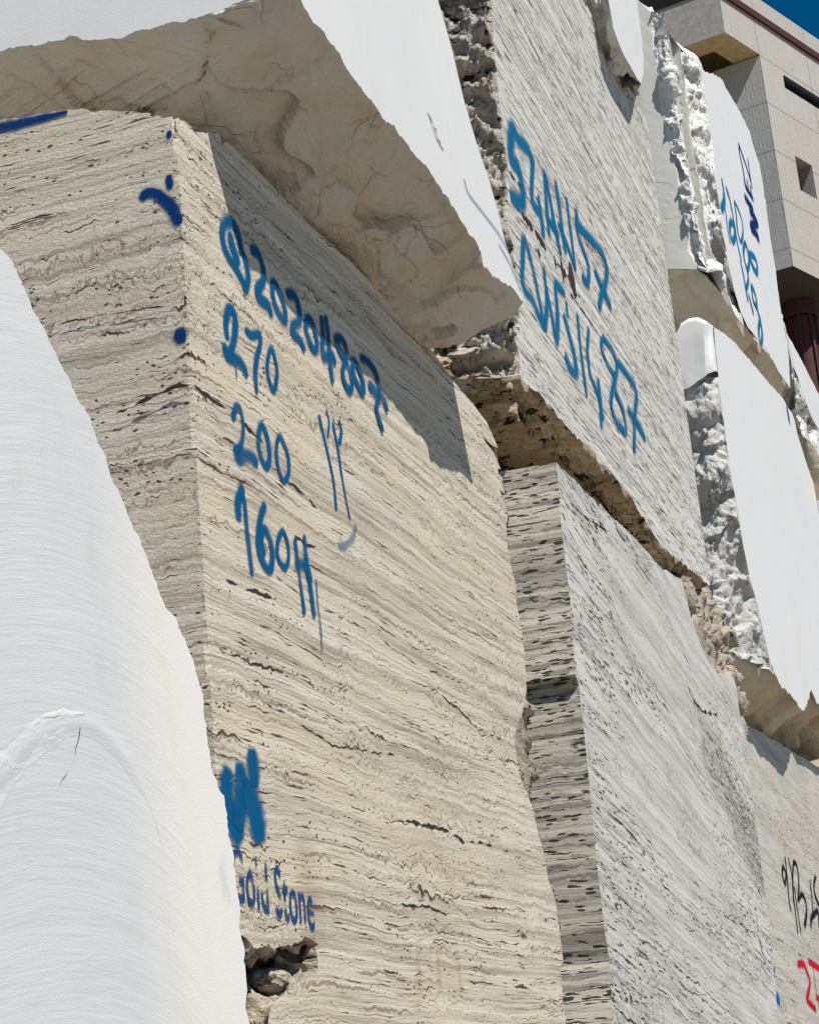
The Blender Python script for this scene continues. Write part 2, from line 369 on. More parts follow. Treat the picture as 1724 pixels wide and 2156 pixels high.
M_C = travertine('streaked_travertine', (.73, .715, .68), (.63, .615, .58), (.42, .405, .375), line=(.055, .05, .045), dip=math.radians(-2.), warp=.012, wig=.003, band=26., contrast=1.6, gs=(.10, .10, 2.5), pit=.13, pits=92., elong=16.0,
                 pitmask=(.30, .56), lines=.8, lsc=22., grey=.22, warm=.2, gr=.35, seams=SC_, softc=(.22, .19, .16))
M_D = travertine('pale_travertine', (.62, .60, .55), (.53, .51, .46), (.38, .36, .33), line=(.08, .07, .06), dip=math.radians(-4), warp=.05, wig=.006, band=10., pit=.12, pits=50., elong=2.6, lines=.4, grey=.6, contrast=1.5, zone=.4, gs=(.5, .5, 2))
M_R = travertine('broken_travertine', (.56, .50, .42), (.43, .37, .30), (.22, .18, .14), line=(.05, .035, .025), warp=.06, wig=.014, band=16., pit=.15, pits=40., elong=2.2, lines=.5, rust=.5, grey=.5, bump=2.5)
M_RB = travertine('brown_broken_travertine', (.52, .41, .27), (.40, .29, .17), (.20, .13, .07), line=(.05, .03, .02), warp=.06, wig=.014, band=12., pit=.13, pits=34., elong=2.2, lines=.5, rust=.7, grey=.15, bump=2.5)
M_W = marble('white_marble', 'sawn', stain=.10)
M_W2 = marble('white_marble_stained', 'sawn', stain=.45, veins=.25)
M_WS = marble('white_marble_arc_sawn', 'sawn', base=(.475, .487, .503), arcs=(-.02, 0.0, .30), stain=0., veins=.15)
M_WB = marble('white_marble_broken', 'broken', base=(.62, .60, .56), stain=.55, bump=.9)
M_WC = marble('white_marble_chiselled', 'broken', base=(.74, .735, .715), stain=.12, bump=.9)
M_WH = marble('white_marble_hacked', 'broken', base=(.56, .56, .55), stain=.15, bump=1.1)
M_WU = marble('white_marble_ochre_break', 'broken', base=(.58, .53, .43), stain=.85, bump=.8)
M_CH = marble('white_marble_chip', 'broken', base=(.50, .505, .515), stain=.0, bump=.16)
M_DK = simple('dark_crack', (.035, .025, .02), .95)
P_BL = paint('blue_spray', (.001, .088, .215), soft=.4); P_BD = paint('dark_blue_spray', (.002, .032, .15), soft=.15)
P_BC = paint('sea_blue_spray', (.001, .125, .265), soft=.6, grain=1.3); P_CY = paint('cyan_spray', (.0, .15, .30), soft=.3); P_FA = paint('faint_blue_spray', (.01, .14, .26), soft=.5, dens=.5)
P_NV = paint('navy_spray', (.003, .02, .13), soft=.15); P_BK = paint('black_spray', (.006, .010, .012), soft=.3)
P_RD = paint('red_spray', (.50, .004, .02), soft=.15); P_CB = paint('bright_blue_spray', (.0, .11, .32), soft=.2)
P_PK = paint('washed_red_spray', (.42, .26, .21), soft=.9, dens=.16)

# ------------------------------------------------------------------ spray strokes
def catmull(P, step):
    P = np.array(P, float)
    if len(P) < 3: return resample(P, max(3, int(vlen(P)/step)+1))
    Q = np.vstack([2*P[0]-P[1], P, 2*P[-1]-P[-2]]); out = []
    if np.linalg.norm(P[0]-P[-1]) < 1e-6: Q[0] = P[-2]; Q[-1] = P[1]
    for i in range(1, len(Q)-2):
        for u in np.linspace(0, 1, 9)[:-1]:
            a, b, c, d = Q[i-1:i+3]
            out.append(.5*((2*b)+(-a+c)*u+(2*a-5*b+4*c-d)*u*u+(-a+3*b-3*c+d)*u**3))
    out.append(P[-1]); return resample(out, max(4, int(vlen(out)/step)+1))
def strokes(name, parent, plane, axis, nrm, strk, mat, off=.0015, label=None):
    """each stroke: (points in photo survey, width in m [, width at the end])"""
    mb = MB(); uvs = []; lay = off
    nrm = np.array(nrm, float)
    for st in strk:
        pts, w0 = st[0], st[1]; w1_ = st[2] if len(st) > 2 else w0
        P = plane(pts); closed = pts[0] == pts[-1] and len(pts) > 3
        P = catmull(P, .006); n = len(P); T = np.gradient(P, axis=0)
        if closed: T[0] = T[-1] = P[1]-P[-2]
        T -= np.outer(T@nrm, nrm); T /= np.linalg.norm(T, axis=1, keepdims=True)+1e-9
        S = np.cross(nrm, T); b = len(mb.v); lay += .00035
        if not closed:                                     # rounded ends
            P = np.vstack([P[0]-T[0]*w0*.55, P, P[-1]+T[-1]*w1_*.55]); S = np.vstack([S[0], S, S[-1]]); n += 2
        for i in range(n):
            k = i/(n-1); wd = (w0*(1-k)+w1_*k)*.5*1.75*(1+.22*mn.noise(Vector(P[i])*14))
            o = nrm*(lay+.000012*i)
            if not closed and i in (0, n-1): wd *= .55
            for s_ in (-1, -.45, 0, .45, 1):
                mb.v.append(tuple(P[i]+S[i]*wd*s_+o))
                uvs.append((s_, 1. if closed else (0.1 if i in (0, n-1) else 1.)))
        for i in range(n-1):
            for j in range(4):
                a = b+i*5+j; mb.f.append((a, a+1, a+6, a+5)); mb.m.append(0)
    o = mb.build(name, mat, parent, origin=OR[parent.name], uvs=uvs)
    if label: o['label'] = label
    return o
def crack(mb, P3, nrm, w_, m, seed=0, off=.0012):
    nrm = np.array(nrm, float); P = resample(P3, max(6, int(vlen(P3)/.006)+1)); T = np.gradient(P, axis=0); T /= np.linalg.norm(T, axis=1, keepdims=True)
    S = np.cross(nrm, T); n = len(P); b = len(mb.v)
    for i in range(n):
        j = mn.noise(Vector(P[i])*28+Vector((seed, 0, 0)))*.007+mn.noise(Vector(P[i])*90)*.003
        k = w_*.30*max(.05, .5+1.5*mn.noise(Vector(P[i])*22+Vector((0, seed*3+9, 0))))*min(1, i/4+.1, (n-1-i)/4+.1)
        mb.v += [tuple(P[i]+S[i]*(j+k)+nrm*off), tuple(P[i]+S[i]*(j-k)+nrm*off)]
        if i: a = b+2*i; mb.f.append((a-2, a-1, a+1, a)); mb.m.append(m)
NY = (0, -1, 0); NX = (-1, 0, 0)
def vert(p, z0=0.): return np.array([p[0], p[1], z0])

# ------------------------------------------------------------------ ground
def ground():
    mb = MB(); mb.ngon([(-900, -900, 0), (900, -900, 0), (900, 900, 0), (-900, 900, 0)])
    t = NT('pale_paving'); P = t.n('TexCoord', 3)
    br = t.n('TexBrick', iVector=P, iColor1=(.27, .235, .18, 1), iColor2=(.245, .21, .16, 1), iMortar=(.25, .23, .2, 1), iScale=1.0, iMortar_Size=.008)
    nz = t.noise(P, 3., 6, .6); col = t.mix(t.ss(nz, .35, .65, 0, .4), br, (.20, .175, .135))
    g = mb.build('ground', t.finish(col, .85, t.noise(P, 60., 4), .004)); g['kind'] = 'structure'
ground()

# ================================================================== A : the big cream travertine block
def block_A():
    mb = MB((1,)); p = 1.85
    edge = onY(Z1([(686, 492), (705, 530), (718, 565), (728, 620), (738, 700), (741, 760), (745, 850), (752, 940), (762, 1060), (772, 1200), (780, 1330)]) +
               Z3([(784, 80), (795, 250), (802, 400), (808, 500), (815, 640), (822, 760), (828, 880), (842, 960), (848, 1060), (852, 1180), (852, 1300), (858, 1430)]) +
               [(447, 1480), (451, 1560), (456, 1660)], p)
    e2 = edge[-1]; edge += [np.array([e2[0]-.005, p, 1.9])]
    edge = jag(edge, .006, .0, (0,), 3)
    edge[:, 0] = 3.903-.021*(edge[:, 2]-2.35)
    for q in edge: q[0] += .004*mn.noise(Vector(q)*60)+.010*max(0, mn.noise(Vector(q)*11)-.15)*1.5
    top = onY(Z1([(686, 492), (715, 484), (745, 490), (770, 503), (790, 524), (806, 546), (850, 545), (903, 550), (915, 600), (928, 585), (960, 606), (1050, 692), (1110, 752),
                  (1170, 822), (1240, 890), (1320, 968), (1390, 1028), (1450, 1082), (1530, 1165), (1600, 1232), (1680, 1305)]) +
              Z4([(215, 222), (238, 250), (262, 280), (300, 322), (330, 366), (352, 392), (372, 432), (388, 470), (401, 502)]), p)
    top = jag(top, .012, .006, (0, 2), 5); top[:, 0] = np.maximum(top[:, 0], 3.903-.021*(top[:, 2]-2.35)+.002)
    right = onY(Z4([(401, 502), (375, 492), (335, 452), (350, 480), (372, 506), (396, 548), (413, 590), (398, 588), (404, 610), (427, 628), (414, 642), (424, 668), (430, 692), (408, 672),
                    (426, 728), (441, 770), (436, 820), (440, 900), (458, 1000), (474, 1060), (480, 1150), (500, 1260), (510, 1350), (515, 1437)]) +
                Z6([(520, 50), (515, 110), (500, 160), (476, 212), (470, 270), (480, 350), (498, 440), (520, 484), (542, 545), (560, 620), (590, 740), (610, 850), (640, 940), (652, 1040),
                    (670, 1170), (658, 1210), (668, 1340), (685, 1437), (690, 1520)]), p)
    right = jag(right, .010, .012, (0,), 8, freq=30)
    # broken hole low down
    notch = onY(T6([(465, 2400), (468, 2200), (480, 2100), (495, 2040), (520, 1990), (560, 1960), (600, 1918), (650, 1862), (715, 1805), (770, 1790), (835, 1778), (845, 1730), (842, 1660),
                    (825, 1600), (852, 1572), (800, 1520), (745, 1494), (722, 1540), (650, 1562), (590, 1572), (520, 1598), (470, 1568), (430, 1584), (385, 1602), (335, 1535), (262, 1486)]), p)
    notch = jag(notch, .006, .007, (0, 2), 4)
    nt = notch[-1]; mb_edge = [q for q in edge if q[2] > nt[2]-.0]
    lowl = [np.array([3.93, p, nt[2]])]
    lowr = right[-1]
    front = list(edge[::-1])
    poly = list(top) + list(right[1:]) + [np.array([lowr[0]+.01, p, 0.]), np.array([notch[0][0], p, 0.])] + list(notch) + [np.array([3.915, p, nt[2]+.01])] + list(edge[::-1][:-1])
    poly = [q for i, q in enumerate(poly)]
    mb.ngon(poly, 0)
    # cave walls
    deep = notch.copy(); c = deep.mean(0); deep[:, 1] += .42; deep[:, 0] = c[0]+(deep[:, 0]-c[0])*.8; deep[:, 2] = c[2]+(deep[:, 2]-c[2])*.85
    mid = notch.copy(); mid[:, 1] += .10; mid[:, 0] = c[0]+(mid[:, 0]-c[0])*1.02
    mb.grid(loft([notch, mid, deep], 50, .085, 9., 2, 'ledge', fade=(.06, 0, 0, 0)), 1)
    mb.ngon([(3.7, 2.26, 1.2), (5.2, 2.26, 1.2), (5.2, 2.26, 2.6), (3.7, 2.26, 2.6)], 1)
    # left face, leaning a hair
    nA = np.array([-1, 0, -.021]); oA = (3.903, 0, 2.35)
    tl = onP(Z1([(675, 486), (655, 474), (600, 466), (560, 459), (500, 457), (440, 453), (400, 455), (340, 450), (290, 448), (230, 457), (180, 468), (130, 474), (60, 487), (0, 496), (-90, 512), (-400, 560), (-1500, 700)]), oA, nA)
    tl = jag(tl, .012, .008, (2,), 9, freq=30); tl[:, 0] = 3.903-.021*(tl[:, 2]-2.35)
    pe = edge.copy(); pe[:, 1] += .010; pe[:, 0] = 3.903-.021*(pe[:, 2]-2.35); pe[0, 2] = tl[0][2]
    mb.grid(np.array([edge, pe]), 0)
    mb.ngon(list(pe)+[(3.952, p+.01, 0), (3.952, tl[-1][1], 0)]+list(tl[::-1]), 0)
    # top, back and far end
    rim = np.vstack([tl[::-1], top]); n = len(rim)
    back = resample([(4.2, 4.2, 4.1), (6.6, 4.2, 4.1)], n)
    inn = rim.copy(); inn[:len(tl), 0] += .035; inn[:len(tl), 2] += .012; inn[len(tl):, 1] += .03; inn[len(tl):, 2] += .008
    mb.grid(loft([rim, inn, back], 30, .02, 8, 3, 'chisel', fade=(.1, 0, 0, 0)), 0)
    re = right.copy(); re[:, 1] += .22; re[:, 0] += .03; rb = re.copy(); rb[:, 1] = 4.2; rb[:, 0] = 6.6
    rm = right.copy(); rm[:, 1] += .022; rm[:, 0] += .06*np.interp(right[:, 2], [1.8, 2.6, 2.75, 2.95, 3.1, 3.4, 3.9], [.3, .3, 5.5, 4.5, .2, .2, .5])
    mb.grid(loft([right, rm, re, rb], 70, .07, 6., 6, 'ledge', fade=(.03, 0, 0, 0)), 1)
    mb.ngon([(3.9, 4.2, 0), (6.6, 4.2, 0), (6.6, 4.2, 4.1), (3.9, 4.2, 4.1)], 0)
    # open cracks
    crack(mb, onY(Z3([(798, 245), (860, 290), (930, 345), (1000, 400), (1060, 460), (1150, 540)]), p), NY, .016, 2, 1)
    crack(mb, onY(Z3([(1180, 640), (1260, 700), (1340, 800)]), p), NY, .013, 2, 2)
    crack(mb, onY(Z3([(930, 1050), (1040, 1090), (1130, 1120)]), p), NY, .020, 2, 3)
    crack(mb, onY(Z3([(1210, 860), (1260, 905), (1310, 908)]), p), NY, .014, 2, 4)
    crack(mb, onY(Z3([(900, 1330), (1040, 1390), (1200, 1437)]), p), NY, .009, 2, 5)
    crack(mb, onY(Z6([(0, 600), (70, 610), (190, 640), (260, 690), (330, 690), (400, 710), (445, 730)]), p), NY, .020, 2, 6)
    crack(mb, onY(Z6([(0, 945), (110, 955), (190, 985)]), p), NY, .013, 2, 7)
    crack(mb, onY([(900, 1440), (960, 1490), (1000, 1530), (1060, 1560)], p), NY, .008, 2, 8)
    crack(mb, onY([(540, 1180), (640, 1260), (760, 1320), (880, 1400), (1000, 1450)], p), NY, .006, 2, 9)
    crack(mb, onY([(560, 1480), (640, 1530), (700, 1570), (830, 1590)], p), NY, .008, 2, 10)
    crack(mb, onX(Z3([(480, 360), (560, 322), (620, 290), (700, 262), (793, 240)]), 3.87), NX, .018, 2, 11)
    crack(mb, onX(Z3([(640, 750), (720, 725), (815, 712)]), 3.87), NX, .010, 2, 12)
    crack(mb, onX(T8([(0, 580), (200, 535), (330, 500), (480, 440), (600, 440), (720, 415), (850, 385)]), 3.87), NX, .012, 2, 13)
    crack(mb, onX(T8([(0, 330), (150, 290), (330, 250), (440, 215)]), 3.87), NX, .010, 2, 14)
    crack(mb, onX(T8([(530, 215), (530, 290), (510, 370), (480, 430)]), 3.87), NX, .014, 2, 15)
    crack(mb, onX(T8([(0, 1040), (220, 1000), (400, 950), (560, 890)]), 3.87), NX, .008, 2, 16)
    crack(mb, onX(T8([(340, 1910), (600, 1840), (850, 1790), (1100, 1750), (1400, 1710)]), 3.87), NX, .007, 2, 17)
    o = mb.build('stone_block', [M_A, M_R, M_DK], origin=(4., 1.9, 0))
    tag(o, 'tall cream travertine block with blue painted numbers 270, 200 and 160H', 'stone block')
    f = lambda pts: onY(pts, p)
    W = .030
    L1 = [([(205, 140), (155, 210), (155, 320), (200, 450), (270, 560), (335, 680), (355, 745), (378, 640), (362, 520), (320, 390), (290, 260), (250, 180), (205, 140)], W), ([(225, 290), (240, 370), (262, 430), (280, 480)], W*1.3),
          ([(415, 405), (455, 420), (500, 520), (515, 620), (500, 690), (460, 740), (465, 810), (510, 850), (550, 880), (575, 950)], W),
          ([(610, 690), (590, 760), (620, 900), (680, 1010), (705, 1010), (700, 920), (665, 800), (610, 690)], W*.9),
          ([(730, 790), (760, 790), (800, 830), (825, 920), (825, 1020), (775, 1060), (770, 1130), (830, 1190), (862, 1255)], W),
          ([(905, 1010), (882, 1080), (908, 1180), (955, 1278), (983, 1240), (967, 1130), (935, 1030), (905, 1010)], W*.9),
          ([(1025, 1010), (1035, 1130), (1028, 1250), (1040, 1345), (1075, 1325), (1115, 1320), (1135, 1380)], W*.9), ([(1062, 1010), (1080, 1150), (1090, 1300), (1100, 1430), (1115, 1540)], W*.9),
          ([(1155, 1180), (1165, 1250), (1215, 1350), (1265, 1450), (1290, 1570), (1268, 1640), (1220, 1560), (1205, 1450), (1240, 1350), (1235, 1260), (1200, 1190), (1155, 1180)], W*.85),
          ([(1310, 1380), (1293, 1450), (1325, 1560), (1378, 1655), (1388, 1590), (1360, 1480), (1310, 1380)], W*.9),
          ([(1375, 1355), (1420, 1380), (1490, 1470), (1520, 1580), (1522, 1700), (1500, 1780), (1520, 1880), (1552, 1975)], W*.9), ([(1445, 1595), (1500, 1650), (1560, 1700), (1590, 1790)], W)]
    strokes('painted_number', o, f, 1, NY, [(T1(s[0]), *s[1:]) for s in L1], P_BL)
    L2 = [([(192, 1150), (182, 1060), (200, 940), (235, 925), (265, 1010), (260, 1150), (238, 1250), (215, 1330)], W*.95), ([(175, 1270), (200, 1330), (240, 1350), (290, 1370), (330, 1420), (355, 1475)], W*1.1),
          ([(365, 1115), (410, 1150), (478, 1140), (482, 1230), (455, 1340), (440, 1480), (450, 1635)], W*.75), ([(580, 1260), (550, 1360), (547, 1480), (592, 1630), (620, 1580), (630, 1450), (605, 1330), (580, 1260)], W*.6),
          ([(262, 1400), (270, 1460), (276, 1530)], .005)]
    strokes('painted_number', o, f, 1, NY, [(T1(s[0]), *s[1:]) for s in L2], P_BL)
    L3 = [([(240, 150), (262, 60), (298, 70), (325, 200), (322, 300), (305, 390), (268, 430)], W*.72), ([(268, 430), (285, 500), (330, 475), (385, 480), (430, 520)], W*1.1),
          ([(480, 215), (455, 300), (462, 430), (510, 560), (545, 530), (545, 400), (515, 270), (480, 215)], W*.75), ([(635, 310), (608, 400), (620, 560), (668, 688), (712, 620), (708, 480), (670, 370), (635, 310)], W*.6)]
    strokes('painted_number', o, f, 1, NY, [(T2(s[0]), *s[1:]) for s in L3], P_BL)
    L4 = [([(285, 985), (280, 890), (312, 770)], W*1.2), ([(312, 770), (338, 880), (350, 1040), (372, 1250), (398, 1470)], W*.75), ([(505, 905), (475, 1000), (450, 1150), (460, 1300), (515, 1430), (562, 1435), (572, 1280), (530, 1140), (492, 1110), (480, 1200), (500, 1300)], W*.85),
          ([(660, 1120), (618, 1220), (622, 1350), (680, 1435), (712, 1350), (702, 1220), (660, 1120)], W*.6),
          ([(768, 1200), (788, 1380), (812, 1560), (845, 1810)], W*.6), ([(848, 1190), (865, 1380), (892, 1560), (928, 1825)], W*.85), ([(780, 1400), (840, 1410), (870, 1450), (895, 1520)], W*.9),
          ([(945, 1540), (960, 1750), (985, 1960), (995, 2150)], .006)]
    strokes('painted_number', o, f, 1, NY, [(T2(s[0]), *s[1:]) for s in L4], P_BL)
    L5 = [([(980, 150), (1010, 280), (1060, 500), (1100, 700), (1122, 925)], .020, .015), ([(1040, 90), (1062, 190), (1048, 310)], .012), ([(1095, 210), (1130, 380), (1170, 650), (1210, 880), (1238, 1010)], .019, .010), ([(1148, 180), (1166, 270), (1150, 360)], .012, .02)]
    strokes('painted_tally', o, f, 1, NY, [(T2(s[0]), *s[1:]) for s in L5], P_BL)
    strokes('paint_smear', o, f, 1, NY, [(T2([(1290, 1090), (1265, 1180), (1210, 1240), (1150, 1250)]), .022)], P_FA)
    L6 = [([(165, 340), (160, 450), (190, 580), (235, 700)], .075), ([(265, 290), (275, 380), (265, 480), (250, 620)], .062), ([(330, 450), (370, 560), (395, 690)], .080), ([(352, 175), (365, 300)], .058)]
    strokes('paint_blot', o, f, 1, NY, [(T6(s[0]), *s[1:]) for s in L6], P_BL)
    for q in [([(640, 1790), (650, 1850), (660, 1960)], .10), ([(880, 1990), (878, 2090)], .03), ([(920, 2010), (925, 2080)], .03), ([(960, 2010), (970, 2080)], .03), ([(1010, 2020), (1020, 2070)], .03)]:
        strokes('paint_smear', o, f, 1, NY, [q], P_PK)
    # stencilled words
    cu = bpy.data.curves.new('txt', 'FONT'); cu.body = 'Gold Stone'; cu.size = 1.; cu.space_character = 1.04; cu.resolution_u = 3; cu.offset = .012
    to = bpy.data.objects.new('txt', cu); SC.collection.objects.link(to); bpy.context.view_layer.update()
    me = bpy.data.meshes.new_from_object(to.evaluated_get(bpy.context.evaluated_depsgraph_get())); bpy.data.objects.remove(to)
    V = np.array([v.co[:] for v in me.vertices]); wd = V[:, 0].max(); hh = V[:, 1].max()
    a = PY(488, 1893, p); b = PY(662, 1960, p); H = .125
    ux = (b-a)
    for v, q in zip(me.vertices, V):
        ang = np.array([0, 0, 1.])
        g = a+ux*(q[0]/wd)+ang*(q[1]/hh)*H; g[1] -= .0030; v.co = tuple(g-OR[o.name])
    t = NT('stencil_blue'); P = t.n('TexCoord', 3)
    bars = t.n('TexNoise', iVector=t.scale(P, 6, 1, 26), iScale=1., iDetail=2.)
    al = t.math('MULTIPLY', t.ss(bars, .40, .47), t.ss(t.noise(P, 240., 3, .8), .38, .48, .35, 1.))
    t.finish((.002, .055, .18), .6, None, alpha=al); me.materials.append(t.m)
    to = bpy.data.objects.new('stencil_lettering', me); SC.collection.objects.link(to); to.parent = o
    # marks on the left face
    g = lambda pts: onP(pts, oA, nA)
    L7 = [(T8([(1215, 790), (1240, 760), (1320, 770), (1400, 830), (1465, 900), (1500, 985)]), .026, .034), (T8([(1425, 640), (1435, 700)]), .020), (T8([(1425, 258), (1428, 285)]), .013)]
    for q in L7: strokes('painted_mark', o, g, 0, NX, [q], P_BD)
    strokes('painted_dot', o, g, 0, NX, [(T8([(1522, 1950), (1526, 1975)]), .036)], P_BD)
    strokes('painted_band', o, g, 0, NX, [(T8([(-60, 222), (100, 195), (250, 160), (400, 125), (560, 85)]), .036, .012)], P_BD)
    return o
A = block_A()
def chunk(name, c, r, mat, seed, label, cat):
    mb = MB(); n = 40; G = np.zeros((n//2+1, n+1, 3))
    for j in range(n//2+1):
        for i in range(n+1):
            th = math.pi*j/(n//2); ph = 2*math.pi*(i % n)/n
            d = np.array([math.sin(th)*math.cos(ph), math.sin(th)*math.sin(ph), math.cos(th)])
            k = 1+.55*rock(d*r[0], 5/r[0]*.35, seed, 'broken'); G[j, i] = np.array(c)+d*np.array(r)*k
    mb.grid(G); o = mb.build(name, mat, origin=(c[0], c[1], c[2]-r[2])); return tag(o, label, cat)
cc = PY(*T6([(505, 1830)])[0], 1.90)
chunk('stone_chunk', cc, (.07, .04, .026), M_R, 3, 'small loose travertine chunk lodged in the broken hole at the foot of the block', 'stone chunk')

# ================================================================== W0 : sawn marble slab in the foreground
def block_W0():
    mb = MB((3,)); n = np.array([-.60, -.79, .12]); n /= np.linalg.norm(n)
    o0 = PP(430, 1500, (3.15, 1.42, 2.4), n)
    sil = [(-220, 330), (-100, 440), (-40, 505), (0, 527), (20, 545), (45, 590), (100, 705), (150, 808), (200, 910), (240, 1010), (270, 1080), (300, 1152), (330, 1232), (350, 1282), (375, 1310), (392, 1350), (405, 1382), (420, 1440),
           (428, 1490), (438, 1560), (447, 1625), (470, 1680), (477, 1730), (487, 1790), (500, 1880), (514, 2000), (520, 2080), (521, 2156), (523, 2400)]
    E = jag(onP(sil, o0, n), .008, .010, (0, 2), 2, freq=26)
    E = E-np.outer((E-o0)@n, n)
    lw = E[-1]; a0 = E[0]
    side = np.array([n[1], -n[0], 0]); side /= np.linalg.norm(side)
    hor = np.cross(n, (0, 0, 1.)); hor /= np.linalg.norm(hor); dn = np.cross(hor, n); dn *= -np.sign(dn[2])
    base = lw+dn*(lw[2]/-dn[2])
    far = -1.0
    bl = a0+hor*.8*np.sign(-hor[0]); blo = bl+dn*(bl[2]/-dn[2])
    # the face itself, slightly dished where the saw turned back (a crescent ledge)
    mb.ngon(list(E)+[base, blo, bl], 0)
    Bk = E+np.array([.16, .20, 0])
    mb.grid(loft([E, E+np.array([.012, .02, 0]), Bk], 8, .02, 8, 4, 'chisel', fade=(.3, 0, 0, 0)), 1)
    # crescent spall left by the saw
    cr = [(-60, 1640), (-10, 1600), (20, 1560), (50, 1530), (95, 1500), (140, 1492), (175, 1500)]
    cr2 = [(-60, 1770), (0, 1705), (30, 1655), (62, 1612), (95, 1590), (145, 1552), (180, 1512)]
    Ea = jag(onP(cr, o0+n*.0008, n), .008, .006, (0, 2), 7); Ea = Ea-np.outer((Ea-o0)@n-.0008, n); Eb = jag(resample(onP(cr2, o0+n*.0008, n), len(Ea)), .008, .008, (0, 2), 9); Eb = resample(Eb, len(Ea)); Eb = Eb-np.outer((Eb-o0)@n-.0004, n)
    md = (Ea*.75+Eb*.25)+n*.0022
    mb.grid(loft([Ea, md, Eb], 50, .0035, 30, 3, 'broken', fade=(.1, .3, .1, .1)), 1)
    rc = catmull([q for q in onP([(-60, 1700), (10, 1625), (60, 1565), (115, 1530), (175, 1522), (225, 1548), (275, 1610), (318, 1700), (345, 1790)], o0, n)], .008)
    T = np.gradient(rc, axis=0); T /= np.linalg.norm(T, axis=1, keepdims=True); S = np.cross(n, T); kk = np.linspace(0, 1, len(rc)); wd = .020*np.sin(np.clip(kk*1.05+.12, 0, 1)*math.pi)[:, None]**.7+.001
    mb.grid(np.array([rc+S*wd*u*1.2+n*(.0003+.12*wd*(math.cos(u*math.pi)+1)*.5) for u in np.linspace(-1, 1, 13)]), 3)
    crack(mb, onP([(168, 1512), (166, 1545), (160, 1590), (140, 1635), (128, 1655)], o0, n), n, .0035, 2, 3, .002)
    cen = PP(175, 2100, o0, n)
    ob = mb.build('marble_block', [M_WS, M_CH, M_DK, M_WS], origin=(cen[0], cen[1], 0))
    tag(ob, 'pale grey-white marble slab with curved saw marks, nearest the camera at the lower left', 'marble block')
    return ob
W0 = block_W0()

